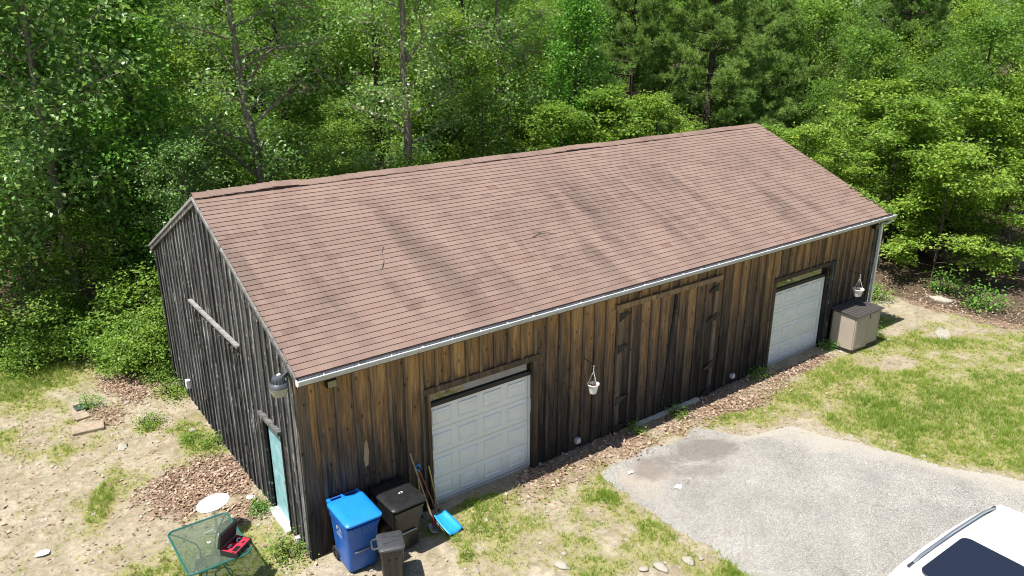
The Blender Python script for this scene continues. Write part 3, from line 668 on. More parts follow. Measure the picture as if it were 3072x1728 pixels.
m_ = MB(); m_.box(.0, .125, -.09, -.0305, -.02, 3.06); m_.build('stile', 'front_batten', bd, bevel=.004)
m_ = MB(); m_.box(3.255, 3.38, -.09, -.0305, -.02, 3.06); m_.build('stile', 'front_batten', bd, bevel=.004)
frame_piece('head_rail', 'front_batten', -.06, 3.45, -.125, -.03, 3.05, 3.17, 0, bd)
m_ = MB(); m_.box(.7, 2.9, -.16, -.05, -.05, .035); m_.build('sill', 'concrete', bd)
for z in (2.86, 2.10, .83, .12):
    m_ = MB(); m_.prism([(.03, z-.11), (.39, z+.07), (.03, z+.10)], 'y', -.106, -.0905); m_.build('hinge', 'black_iron', bd)
    m_ = MB(); m_.prism([(3.35, z-.08), (3.35, z+.13), (2.98, z-.06)], 'y', -.106, -.0905); m_.build('hinge', 'black_iron', bd)
# gable double door and entry door
gd = empty('gable_barn_door', (0, 2.7, 0)); gd.parent = barn
m_ = MB(); m_.box(-.03, -.024, .05, 3.15, -.02, 3.06); m_.build('backing', 'dark_void', gd)
nb_ = 11; wB = 3.1/nb_
for k in range(nb_):
    gpiece('board', 'grey_wood', .08+k*wB+.003, .08+(k+1)*wB-.003, .05+rj.uniform(-.02, .02), -.05, -.031, 3.03, gd)
for k in range(nb_+1):
    gpiece('batten', 'grey_batten', .08+k*wB-.03, .08+k*wB+.03, .06, -.085, -.0505, 2.98+rj.uniform(-.05, .04), gd)
m_ = MB(); m_.box(-.115, -.03, -.04, 3.24, 3.09, 3.15); m_.build('head_rail', 'pale_wood', gd, bevel=.006)
for z in (2.82, 2.07, .80):
    m_ = MB(); m_.prism([(3.06, z-.08), (3.06, z+.13), (2.78, z+.10)], 'x', -.098, -.088); m_.build('hinge', 'grey_iron', gd) if 'grey_iron' in M else m_.build('hinge', 'black_iron', gd)
    m_ = MB(); m_.prism([(.10, z-.12), (.10, z+.10), (.38, z+.08)], 'x', -.098, -.088); m_.build('hinge', 'black_iron', gd)
ed = empty('entry_door', (0, .93, 0)); ed.parent = barn
m_ = MB(); m_.box(.03, .075, .01, .86, .06, 2.04); m_.build('leaf', 'teal_paint', ed, bevel=.004)
for z0, z1 in ((.2, .95), (1.1, 1.9)):
    m_ = MB(); m_.box(.026, .0298, .14, .73, z0, z1); m_.build('panel', 'teal_paint', ed, bevel=.0015)
m_ = MB(); m_.box(-.11, -.02, -.06, .95, 2.05, 2.13); m_.build('head_rail', 'pale_wood', ed, bevel=.006)
m_ = MB(); m_.box(-.06, .10, .87, .95, 0, 2.05); m_.build('jamb', 'grey_wood', ed)
m_ = MB(); m_.box(-.05, .10, -.05, .0, 0, 2.05); m_.build('jamb', 'grey_wood', ed)
m_ = MB(); m_.box(-.14, .08, -.04, .90, .0, .055); m_.build('threshold', 'white_paint', ed, bevel=.004)
m_ = MB(); m_.lathe([(.012, 0), (.012, .02), (.028, .03), (.028, .055), (.012, .065)], 12); k_ = m_.build('knob', 'steel', ed, smooth=True); k_.rotation_euler = (0, -math.pi/2, 0); k_.location = (.028, .09, 1.0)

# ------------------------------------------------------------------ things on and around the barn
def B(mb, name, mat, par, **kw): return mb.build(name, mat, par, **kw)
# dusk-to-dawn lamp
t = empty('barn_light', (-.31, -.11, 3.36), 0, 'grey dome barn lamp with cloudy lens on the near roof corner', 'lamp'); t.scale = (.92, .92, .92)
B(MB().lathe([(.165, .13), (.165, .15), (.15, .19), (.115, .215)], 28), 'rim', 'lamp_grey', t, smooth=True)
B(MB().lathe([(.105, .20), (.10, .30), (.085, .325), (.0, .33)], 24, cap=False), 'housing', 'lamp_grey', t, smooth=True)
for k in range(14):
    a = 2*math.pi*k/14; m_ = MB(); c, s = math.cos(a), math.sin(a)
    m_.hexa([(c*.098-s*.006, s*.098+c*.006, .205), (c*.098+s*.006, s*.098-c*.006, .205), (c*.128+s*.006, s*.128-c*.006, .205), (c*.128-s*.006, s*.128+c*.006, .205)], [(c*.095-s*.006, s*.095+c*.006, .30), (c*.095+s*.006, s*.095-c*.006, .30), (c*.108+s*.006, s*.108-c*.006, .30), (c*.108-s*.006, s*.108+c*.006, .30)])
    B(m_, 'cooling_fin', 'lamp_grey', t)
B(MB().lathe([(.035, .33), (.035, .345), (.0, .352)], 16, cap=False), 'photocell', 'white_plastic', t, smooth=True, loc=(.03, .03, 0))
g = G('cloudy acrylic lens'); p = g.obj(); nz = g.noise(p, 9, 4)
c = g.mix(nz, (.40, .40, .33), (.62, .62, .55)); tr = g.n('ShaderNodeBsdfTranslucent', {'Color': (.7, .7, .62)}).outputs[0]
M['lens'] = g.done(g.n('ShaderNodeMixShader', {0: .35, 1: g.pbr(c, .3), 2: tr}).outputs[0])
B(MB().lathe([(.158, .13), (.152, .08), (.13, .0), (.115, -.03), (.0, -.04)], 28, cap=False), 'lens', 'lens', t, smooth=True)
B(MB().lathe([(.16, .118), (.168, .124), (.168, .130), (.16, .131)], 28, cap=False), 'ring', 'steel', t, smooth=True)
m_ = MB(); m_.hexa([(.07, .03, .20), (.07, .09, .20), (.25, .23, .21), (.25, .17, .21)], [(.07, .03, .26), (.07, .09, .26), (.25, .23, .29), (.25, .17, .29)]); B(m_, 'arm', 'lamp_grey', t, bevel=.006)
m_ = MB(); m_.box(.235, .252, .14, .26, .17, .32); B(m_, 'wall_plate', 'lamp_grey', t)
# outlet boxes
def outlet(name, loc, face, label, mat='grey_box', sz=(.12, .09, .12)):
    t = empty(name, loc, 0 if face == 'front' else -math.pi/2, label, 'electrical box', 'electrical boxes on the barn walls')
    w_, d_, h_ = sz
    B(MB().box(-w_/2, w_/2, -d_, 0, 0, h_), 'body', mat, t, bevel=.006)
    for s in (-1, 1): B(MB().box(s*.028-.014, s*.028+.014, -d_-.006, -d_, .03, .09), 'flap', 'white_plastic' if mat == 'grey_box' else mat, t, bevel=.003)
outlet('outlet_box', (6.13, -.022, .15), 'front', 'grey outlet box low on the front wall near the first garage door')
outlet('outlet_box', (11.47, -.022, .17), 'front', 'grey outlet box low on the front wall right of the barn door')
outlet('outlet_box', (-.06, .42, .10), 'side', 'grey outlet box low on the gable wall by the front corner', 'grey_box', (.10, .08, .12))
outlet('outlet_box', (-.025, 7.39, .38), 'side', 'white outlet box on the gable wall near the rear corner', 'white_plastic', (.13, .10, .22))
t = empty('gable_bulb_box', (0, 0, 0)); bpy.data.objects.remove(t)
for (x, lab) in ((.54, 'black floodlight under the eave at the near corner'), (17.42, 'black floodlight under the eave above the storage box')):
    t = empty('floodlight', (x, -.10, 3.40), 0, lab, 'floodlight')
    B(MB().box(-.09, .09, -.10, .02, -.16, -.02), 'housing', 'black_iron', t, bevel=.01); B(MB().box(-.02, .02, -.03, .05, -.03, .05), 'bracket', 'black_iron', t)
    B(MB().box(-.075, .075, -.108, -.101, -.145, -.035), 'glass', 'dark_glass', t)
# hanging planters
M['clear_white'] = M['white_plastic']
def planter(loc, wallx, label, zr, lean):
    q_ = lean
    t = empty('hanging_planter', loc, 0, label, 'planter', 'white hanging planters on the barn front')
    B(MB().lathe([(.10*q_, -.20), (.13*q_, -.10), (.155*q_, -.01), (.18*q_, 0), (.175*q_, .018), (.15*q_, .012), (.13*q_, -.03), (.0, -.035)], 24, cap=False), 'pot', 'white_plastic', t, smooth=True)
    B(MB().lathe([(.13*q_, -.03), (.06*q_, -.02), (.0, -.012)], 16, cap=False), 'soil', 'soil', t)
    for k in range(3):
        a = 2*math.pi*k/3+.5; B(MB().tube([(.165*q_*math.cos(a), .165*q_*math.sin(a), .0), (0, 0, zr-.1)], .0045, 5), 'hanger_cord', 'white_plastic', t)
    B(MB().tube([(0, 0, zr-.11), (0, 0, zr-.03), (.02, 0, zr), (.0, 0, zr+.03), (-.015, 0, zr+.015)], .006, 6), 'hook', 'white_plastic', t)
    B(MB().tube([(wallx, -loc[1]-.03, zr+.02), (wallx*.5, -loc[1]*.5, zr+.035), (0, 0, zr+.04), (0, -.03, zr+.06)], .008, 6), 'bracket', 'black_iron', t)
    rg = np.random.default_rng(4); n = 60; P = np.stack([rg.normal(-.04, .02, n), rg.normal(.02, .02, n), rg.uniform(-.02, .07, n)], 1)
    V, F = leaf_quads(P, rg.normal(size=(n, 3))+[0, 0, .6], rg.uniform(.03, .05, n), rg.uniform(.015, .025, n), rg); link('plant', np_mesh('plant', V, F, 'dead_leaf', rg.random(n)), t)
planter((6.18, -.45, 1.72), .10, 'white hanging planter between the near garage door and the barn door', .40, .74)
planter((16.42, -.45, 1.67), .08, 'white hanging planter above the beige storage box', .42, .9)

# storage box
t = empty('storage_box', (15.74, -.16, 0), 0, 'beige resin storage box with dark slatted lid by the far corner', 'storage box')
w_, d_, h_ = 1.27, .74, 1.10
B(MB().box(-.01, w_+.01, -d_-.01, .01, -.02, .09), 'base', 'black_plastic', t, bevel=.01)
for x0 in (0, w_-.03): 
    sp_ = B(MB().box(x0, x0+.03, -d_+.035, 0, .09, h_-.01), 'side_panel', 'beige_plastic', t, bevel=.005)
    for k in range(9): B(MB().box(x0-.0035 if x0 == 0 else x0+.03, x0+.0 if x0 == 0 else x0+.0335, -d_+.075+k*.068, -d_+.115+k*.068, .16, h_-.17), 'rib', 'beige_plastic', sp_)
B(MB().box(.0, w_, -.03, .0, .09, h_-.01), 'back_panel', 'beige_plastic', t)
for k, (ang, hx) in enumerate(((.07, 0.0), (-.03, w_))):
    s = 1 if k == 0 else -1; dw = w_/2-.012
    d = empty('door', (hx, -d_+.03, 0)); d.parent = t; d.rotation_euler = (0, 0, -s*ang)
    x0, x1 = (0.0, dw) if k == 0 else (-dw, 0.0)
    B(MB().box(x0+.003, x1-.003, -.035, 0, .10, h_-.015), 'panel', 'beige_plastic', d, bevel=.006)
    fr = MB(); fr.box(x0+.05, x1-.05, -.041, -.0352, .17, .19); fr.box(x0+.05, x1-.05, -.041, -.0352, h_-.11, h_-.09); fr.box(x0+.05, x0+.07, -.041, -.0352, .19, h_-.11); fr.box(x1-.07, x1-.05, -.041, -.0352, .19, h_-.11); B(fr, 'moulding', 'beige_plastic', d)
B(MB().box(w_/2-.03, w_/2+.04, -d_-.05, -d_-.008, h_-.17, h_-.05), 'latch', 'black_plastic', t, bevel=.01)
lid = MB(); lid.hexa([(-.05, -d_-.07, h_-.01), (w_+.05, -d_-.07, h_-.01), (w_+.05, .04, h_+.05), (-.05, .04, h_+.05)], [(-.05, -d_-.07, h_+.025), (w_+.05, -d_-.07, h_+.025), (w_+.05, .04, h_+.085), (-.05, .04, h_+.085)])
lid = B(lid, 'lid', 'brown_lid', t, bevel=.006)
for k in range(8):
    y0 = -d_-.02+k*.098; z0 = h_+.0255+(y0+d_+.07)/(d_+.11)*.06
    B(MB().hexa([(.03, y0, z0), (w_-.03, y0, z0), (w_-.03, y0+.07, z0+.0048), (.03, y0+.07, z0+.0048)], [(.03, y0, z0+.011), (w_-.03, y0, z0+.011), (w_-.03, y0+.07, z0+.0155), (.03, y0+.07, z0+.0155)]), 'slat', 'brown_lid', lid)
for x in (.12, w_-.12): B(MB().box(x-.08, x+.08, -d_+.06 if x < .5 else -d_+.06, -d_+.2, h_-.03, h_-.012), 'grip', 'black_plastic', t)

# wheeled bins
def sqring(hx, hy, z, r, cx=0, cy=0, n=4): return [(cx+a, cy+b, z) for a, b in rrect(-hx, hx, -hy, hy, r, n)]
def wheelie(name, loc, rz, label, body_m, lid_m, w_, d_, h_, seal=False):
    t = empty(name, loc, rz, label, 'bin')
    m_ = MB(); rings = []
    for z, kx, ky, cy in ((.03, .78, .72, .02), (.06, .80, .76, .02), (.45, .87, .84, .01), (.80, .93, .92, 0), (.86, .97, .97, 0), (.97, .985, .985, 0), (1.0, .985, .985, 0)):
        rings.append(sqring(w_/2*kx, d_/2*ky, z*h_*.94, .07, 0, cy))
    m_.ring_loft(rings); body = B(m_, 'body', body_m, t, smooth=True)
    rim = MB(); rim.ring_loft([sqring(w_/2*1.0, d_/2*1.0, .915*h_, .07), sqring(w_/2*1.03, d_/2*1.03, .925*h_, .075), sqring(w_/2*1.03, d_/2*1.03, .948*h_, .075)], False, False); B(rim, 'rim', body_m, t, smooth=True)
    # apron with ribs under the lid in front
    ap = MB(); zt = .905*h_
    ap.hexa([(-w_*.33, -d_/2*.93, zt-.25), (w_*.33, -d_/2*.93, zt-.25), (w_*.33, -d_/2*.80, zt-.25), (-w_*.33, -d_/2*.80, zt-.25)], [(-w_*.47, -d_/2-.055, zt), (w_*.47, -d_/2-.055, zt), (w_*.46, -d_/2*.85, zt), (-w_*.46, -d_/2*.85, zt)])
    ap = B(ap, 'apron', body_m, t, bevel=.012)
    if seal:
        for k in range(7):
            x = -w_*.30+k*w_*.1; f_ = .9+.1*(1-abs(k-3)/3)
            B(MB().tube([(x*.85, -d_/2*.94, zt-.23), (x*1.1, -d_/2-.058, zt-.02)], .011, 6), 'rib', body_m, ap)
    B(MB().tube([(-w_*.26, -d_/2*.86, .40*h_), (w_*.26, -d_/2*.86, .40*h_)], .014, 8), 'catch_bar', 'steel', t)
    m_ = MB()
    for k, (z, s) in enumerate(((.955, 1.045), (.965, 1.06), (.985, 1.05), (1.005, .98), (1.022, .80), (1.026, .5))): m_.ring_loft if False else None
    rings = [sqring(w_/2*s, d_/2*s*1.0+.018, z*h_, .075*s, 0, -.042) for z, s in ((.950, 1.045), (.958, 1.06), (.980, 1.055), (.998, .99), (1.012, .86), (1.018, .6))]
    m_.ring_loft(rings); lid = B(m_, 'lid', lid_m, t, smooth=True)
    for s in (-1, 1): B(MB().box(s*w_*.30-.012, s*w_*.30+.012, -d_*.36, d_*.36, 1.004*h_, 1.022*h_), 'lid_ridge', lid_m, lid, bevel=.005)
    B(MB().tube([(-w_*.45, d_/2+.055, .985*h_), (w_*.45, d_/2+.055, .985*h_)], .016, 8), 'handle_bar', body_m, t)
    for s in (-1, -.02, 1): B(MB().box(s*w_*.42-.03, s*w_*.42+.03, d_/2-.04, d_/2+.07, .95*h_, 1.005*h_), 'hinge_block', lid_m, t, bevel=.008)
    for s in (-1, 1):
        wl = empty('wheel', (s*(w_*.40), d_/2*.72, .125)); wl.parent = t; wl.rotation_euler = (0, math.pi/2, 0)
        B(MB().lathe([(.07, -.028), (.118, -.03), (.125, -.018), (.125, .018), (.118, .03), (.07, .028)], 24, cap=False), 'tyre', 'rubber', wl, smooth=True)
        B(MB().lathe([(.0, .022), (.03, .026), (.07, .016), (.07, -.016), (.03, -.026), (.0, -.022)], 12, cap=False), 'hub', 'black_plastic', wl)
    return t, body
bb, body = wheelie('recycling_bin', (.58, -.55, 0), -.02, 'big blue wheeled recycling bin at the barn corner', 'blue_plastic', 'blue_lid', .64, .78, 1.12, True)
# stamped white seal on the bin's left flank: arc of letters, star of strokes
def text(name, body_, size, mat, par, loc, rot, ext=.001):
    cu = bpy.data.curves.new(name, 'FONT'); cu.body = body_; cu.size = size; cu.extrude = ext; cu.align_x = 'CENTER'; cu.align_y = 'CENTER'
    o_ = bpy.data.objects.new(name, cu); COL.objects.link(o_); dg = bpy.context.evaluated_depsgraph_get(); dg.update()
    me_ = bpy.data.meshes.new_from_object(o_.evaluated_get(dg)); bpy.data.objects.remove(o_); me_.materials.append(M[mat])
    o2 = bpy.data.objects.new(name, me_); COL.objects.link(o2); o2.parent = par; o2.location = loc; o2.rotation_euler = rot; return o2
sm = MB()
def flank_x(z): return -.32*np.interp(z/(1.12*.94), [.45, .80, .86], [.87, .93, .97])-.0025
def flank(cy, cz, w2, h2, a):   # a small quad dash on the flank
    q = []
    for du, dv in ((-w2, -h2), (w2, -h2), (w2, h2), (-w2, h2)):
        u = du*math.cos(a)-dv*math.sin(a); v = du*math.sin(a)+dv*math.cos(a); q.append((flank_x(cz+v), cy-u, cz+v))
    sm.add(q, [(0, 1, 2, 3)])
for k in range(15):
    a = math.pi*(.02+.96*k/14); flank(-.02-.095*math.cos(a), .76+.10*math.sin(a), .009, .012, math.pi/2-a if True else 0)
for k in range(6): flank(-.02+.05*math.cos(k), .79+.035*math.sin(k*2.3), .016, .005, k*1.1)
for k in range(9): flank(-.11+.0225*k, .70, .0075, .013, 0)
for k in range(12): flank(-.12+.02*k, .655, .006, .008, 0)
B(sm, 'white_seal', 'white_plastic', bb, fix=False)
kb, body = wheelie('black_wheeled_bin', (1.42, -.53, 0), .02, 'big black wheeled rubbish bin beside the garage door', 'black_plastic', 'black_plastic', .66, .82, 1.06)
lb = MB()
for k in range(9): lb.box(-.10+k*.024, -.083+k*.024, -.432, -.428, .845, .868)
B(lb, 'white_lettering', 'dark_grey_plastic', kb)
sc_ = MB(); rq = random.Random(3)
for k in range(9):
    x = .02+rq.uniform(-.06, .07); y = -.10+rq.uniform(-.02, .02); sc_.box(x, x+rq.uniform(.006, .02), y, y+rq.uniform(.004, .02), 1.075, 1.0815)
B(sc_, 'white_scuff', 'white_plastic', kb)
# small can
t = empty('trash_can', (.87, -1.30, 0), -.36, 'small black rubbish can with grey lid in front of the big bins', 'bin')
m_ = MB(); m_.ring_loft([sqring(.15, .16, 0, .05), sqring(.16, .175, .03, .05), sqring(.19, .215, .55, .06), sqring(.195, .22, .56, .06), sqring(.205, .23, .72, .06)]); B(m_, 'body', 'black_plastic', t, smooth=True)
for s in (-1, 1): B(MB().hexa([(s*.06-.02, -.178, .05), (s*.06+.02, -.178, .05), (s*.06+.02, -.16, .05), (s*.06-.02, -.16, .05)], [(s*.06-.02, -.222, .53), (s*.06+.02, -.222, .53), (s*.06+.02, -.20, .53), (s*.06-.02, -.20, .53)]), 'flute', 'black_plastic', t)
m_ = MB(); m_.ring_loft([sqring(.212, .24, .705, .06), sqring(.222, .25, .715, .065), sqring(.218, .246, .745, .065), sqring(.19, .215, .765, .06), sqring(.12, .15, .772, .05)]); lid = B(m_, 'lid', 'dark_grey_plastic', t, smooth=True)
for s in (-1, 1): B(MB().hexa([(-.14, s*.09-.012, .765), (.15, s*.05-.012, .765), (.15, s*.05+.012, .765), (-.14, s*.09+.012, .765)], [(-.13, s*.09-.006, .785), (.14, s*.05-.006, .785), (.14, s*.05+.006, .785), (-.13, s*.09+.006, .785)]), 'lid_ridge', 'dark_grey_plastic', lid, bevel=.003)
B(MB().tube([(-.20, -.13, .735), (-.29, -.12, .72), (-.31, -.09, .715), (-.31, .09, .715), (-.29, .12, .72), (-.20, .13, .735)], .017, 8), 'handle', 'dark_grey_plastic', t, smooth=True)

# tools leaning on the wall
t = empty('long_handled_shovel', (2.14, -.50, .0), 0, 'long-handled shovel with pale wooden shaft leaning behind the black bin', 'shovel')
B(MB().tube([(.0, .0, .20), (-.17, .42, 1.42)], .017, 8), 'shaft', 'handle_wood', t, smooth=True)
B(MB().tube([(.03, -.06, .03), (.0, .0, .22)], .021, 8), 'socket', 'red_metal', t)
m_ = MB(); m_.add([(-.10, -.03, .09), (.10, .03, .09), (.10, -.04, .05), (.07, -.18, .02), (-.02, -.26, .01), (-.12, -.2, .02), (-.12, -.1, .05), (0, -.08, .02)], [(0, 7, 1), (1, 7, 2), (2, 7, 3), (3, 7, 4), (4, 7, 5), (5, 7, 6), (6, 7, 0)]); bl = B(m_, 'blade', 'steel', t)
sol = bl.modifiers.new('s', 'SOLIDIFY'); sol.thickness = .004
t = empty('snow_shovel', (2.33, -.45, 0), 0, 'light blue plastic snow shovel lying against the brown-handled shaft', 'snow shovel')
B(MB().tube([(-.02, .03, .16), (-.10, .18, .55), (-.19, .37, 1.0)], .016, 8), 'shaft', 'handle_brown', t, smooth=True)
B(MB().tube([(-.18, .36, .97), (-.24, .36, 1.03), (-.25, .375, 1.10), (-.16, .385, 1.11), (-.16, .37, 1.04), (-.19, .365, .985)], .015, 6), 'grip', 'shovel_blue', t, smooth=True)
m_ = MB(); nu, nv = 8, 7; gv = []
for j in range(nv):
    s = j/(nv-1)
    for i in range(nu):
        u = i/(nu-1)*2-1; wv_ = .13+.035*math.sin(s*2.2); bx = .06*s+u*wv_; by = .02-.52*s+u*.03; bz = .14-.125*s+.055*u*u*(1-.35*s)+.008*math.cos(u*9)
        gv.append((bx, by, bz))
m_.add(gv, [(j*nu+i, j*nu+i+1, (j+1)*nu+i+1, (j+1)*nu+i) for j in range(nv-1) for i in range(nu-1)]); bl = B(m_, 'scoop', 'shovel_blue', t, smooth='all'); sol = bl.modifiers.new('s', 'SOLIDIFY'); sol.thickness = .007
for (x, y, x2, y2, z2, lab) in ((2.13, -.16, 2.11, -.07, .96, 'short yellow wooden stick standing just behind the long shovel'), (2.49, -.16, 2.36, -.07, 1.0, 'yellow wooden stick leaning on the garage door jamb')):
    t = empty('wooden_stick', (x, y, 0), 0, lab, 'stick', 'sticks leaning by the garage door')
    B(MB().tube([(0, 0, .0), (x2-x, y2-y, z2)], .014, 8), 'shaft', 'handle_yellow', t, smooth=True); B(MB().tube([(0, 0, -.01), ((x2-x)*.05, (y2-y)*.05, z2*.05)], .017, 8), 'tip', 'black_iron', t)

# patio table
TX0, TX1, TY0, TY1, TZ = -2.06, -1.06, -.15, 1.19, .72
t = empty('patio_table', (-1.56, .52, 0), 0, 'rectangular glass patio table with green metal frame and round corners', 'table')
hx, hy = .5, .67
g = G('rippled patio glass'); p = g.obj(); nz = g.noise(p, 55, 3, .6); n2 = g.noise(p, 3.0, 4)
nb2 = g.bump(nz, .35, .01)
tr = g.n('ShaderNodeBsdfTransparent', {'Color': (.70, .78, .72, 1)}).outputs[0]
gl = g.n('ShaderNodeBsdfGlossy', {'Color': (1, 1, 1, 1), 'Roughness': .12, 'Normal': nb2}).outputs[0]
df = g.pbr(g.mix(n2, (.20, .26, .22), (.34, .36, .30)), .8)
a_ = g.n('ShaderNodeMixShader', {0: g.ramp(nz, [(.35, .12), (.7, .32)]), 1: tr, 2: df}).outputs[0]
M['table_glass'] = g.done(g.n('ShaderNodeMixShader', {0: .09, 1: a_, 2: gl}).outputs[0])
m_ = MB(); m_.prism(rrect(-hx+.012, hx-.012, -hy+.012, hy-.012, .10, 6), 'z', TZ-.005, TZ+.002); B(m_, 'glass_top', 'table_glass', t)
rim = rrect(-hx, hx, -hy, hy, .11, 6); rim.append(rim[0])
m_ = MB(); m_.tube([(a, b, TZ) for a, b in rim], .018, 8); B(m_, 'rim', 'green_tube', t, smooth=True)
for sx in (-1, 1):
    for sy in (-1, 1):
        B(MB().tube([(sx*(hx-.04), sy*(hy-.04), TZ-.02), (sx*.30, sy*.42, TZ-.05), (sx*.17, sy*.24, TZ-.10), (sx*.12, sy*.17, TZ-.2), (sx*.13, sy*.18, .35), (sx*.22, sy*.30, .10), (sx*.36, sy*.50, .015)], .014, 8), 'leg', 'green_tube', t, smooth=True)
m_ = MB(); m_.tube([(.14*math.cos(k*math.pi/8), .2*math.sin(k*math.pi/8), .33) for k in range(17)], .010, 6); B(m_, 'brace_ring', 'green_tube', t)
B(MB().lathe([(.03, TZ-.006), (.03, TZ+.006), (.018, TZ+.010), (.018, TZ-.006)], 16, cap=False), 'umbrella_ring', 'white_plastic', t)
# open case
t = empty('equipment_case', (-1.25, .06, TZ+.004), math.atan2(.24, .33), 'open black hard case with red foam lining on the glass table', 'case')
hw, hd, hh = .215, .15, .095
m_ = MB(); m_.box(-hw, hw, -hd, hd, 0, .012); m_.box(-hw, hw, -hd, -hd+.014, .012, hh); m_.box(-hw, hw, hd-.014, hd, .012, hh); m_.box(-hw, -hw+.014, -hd+.014, hd-.014, .012, hh); m_.box(hw-.014, hw, -hd+.014, hd-.014, .012, hh); B(m_, 'tray', 'black_plastic', t)
m_ = MB(); m_.box(-hw+.015, hw-.015, -hd+.015, hd-.015, .013, hh-.004); fo = B(m_, 'foam', 'red_foam', t)
zt = hh-.0035
for nm, a, b, c, d in (('pocket', -.175, -.13, .03, .10), ('pocket', .03, .175, -.01, .11), ('pocket', -.16, -.02, -.12, -.03), ('pocket', -.10, -.075, .0, .03), ('pocket', .06, .12, -.10, -.06), ('pocket', -.19, -.175, -.11, -.05)):
    m_ = MB(); m_.prism(rrect(a, b, c, d, .010, 2), 'z', zt-.012, zt+.001); B(m_, nm, 'black_plastic', fo)
m_ = MB(); m_.box(-.11, -.03, .05, .085, zt, zt+.012); B(m_, 'card_box', 'white_plastic', fo)
B(MB().tube([(.06, .02, zt+.01), (.12, .06, zt+.014), (.15, .02, zt+.012)], .012, 6), 'pale_tool', 'white_plastic', fo)
m_ = MB(); m_.box(-.02, .02, -.018, .0, .0, .04); cl = None
for s in (-1, 1): B(MB().box(s*.11-.025, s*.11+.025, -hd-.014, -hd, .03, .085), 'latch', 'black_plastic', t, bevel=.003)
B(MB().tube([(-.05, -hd, .04), (-.05, -hd-.035, .035), (.05, -hd-.035, .035), (.05, -hd, .04)], .008, 6), 'handle', 'black_plastic', t)
ld_ = empty('lid', (0, hd, hh)); ld_.parent = t; ld_.rotation_euler = (R(-62+20), 0, 0)
ld_.rotation_euler = (R(14), 0, 0)
B(MB().box(-hw, hw, .0, .055, 0, 2*hd), 'shell', 'black_plastic', ld_, bevel=.008)
m_ = MB()
for i in range(9):
    for j in range(6):
        x = -hw+.03+i*.0455; z = .03+j*.045; m_.add([(x-.02, -.002, z-.02), (x+.02, -.002, z-.02), (x+.02, -.002, z+.02), (x-.02, -.002, z+.02), (x, -.016, z)], [(0, 1, 4), (1, 2, 4), (2, 3, 4), (3, 0, 4)])
B(m_, 'egg_foam', 'black_plastic', ld_)
# flat round satellite dish on a short mast
t = empty('satellite_dish', (-1.15, 1.70, 0), 0, 'flat round white satellite dish on a short mast behind the glass table', 'satellite dish')
B(MB().tube([(0, 0, -.03), (0, 0, .62)], .022, 10), 'mast', 'white_plastic', t, smooth=True)
for k in range(3):
    a = k*2.094+.4; B(MB().tube([(0, 0, .12), (.24*math.cos(a), .24*math.sin(a), .0)], .012, 6), 'foot', 'white_plastic', t)
d_ = B(MB().lathe([(.0, -.045), (.10, -.04), (.27, -.012), (.295, .0), (.295, .012), (.285, .016), (.0, .018)], 40, cap=False), 'panel', 'white_plastic', t, smooth=True); d_.location = (0, 0, .66)
ax_ = Vector((.6, .8, 0)); d_.rotation_euler = Matrix.Rotation(R(-9), 3, ax_).to_euler()

# planks, slab and scraps on the left dirt
def plank(name, loc, rz, l, w2, h2, mat, label, cat, group=None):
    t = MB(); t.box(-l/2, l/2, -w2/2, w2/2, -.01, h2); o = t.build(name, mat, None, bevel=.006); o.location = loc; o.rotation_euler = (0, 0, rz); return tag(o, label, cat, group)
plank('plank', (-2.36, 7.45, .0), -.12, .66, .44, .05, 'old_plank', 'wide weathered plank lying flat on the dirt', 'plank')
plank('short_board', (-2.40, 8.28, .0), .1, .30, .55, .035, 'old_plank', 'short square-cut board on the dirt beside the dark slab', 'board')
plank('dark_slab', (-2.33, 8.62, .03), .1, .26, .34, .04, 'slate', 'small dark slab beside the lone green seedling', 'slab')
def scrap(loc, s, label, seed):
    rg = random.Random(seed); m_ = MB(); n = 7; pts = [(math.cos(k*6.283/n)*s*rg.uniform(.6, 1.1), math.sin(k*6.283/n)*s*rg.uniform(.4, .8), rg.uniform(.0, .02)) for k in range(n)]
    m_.add(pts+[(0, 0, .03)], [(k, (k+1) % n, n) for k in range(n)]); o = m_.build('paper_scrap', 'paper', None); o.location = loc; sol = o.modifiers.new('s', 'SOLIDIFY'); sol.thickness = .003
    return tag(o, label, 'paper scrap')
scrap((6.38, -1.47, .02), .09, 'white paper scrap on the stained near end of the asphalt', 1)
scrap((6.78, -2.42, .02), .11, 'larger white paper scrap out on the grey asphalt', 2)
scrap((-3.81, 3.0, .0), .15, 'crumpled white rag on the bare dirt at far left', 3)
scrap((-.28, 2.45, .01), .12, 'crumpled white scrap on leaves near the teal door', 4)
scrap((19.9, -3.9, .0), .1, 'small white scrap far out in the lawn', 5)
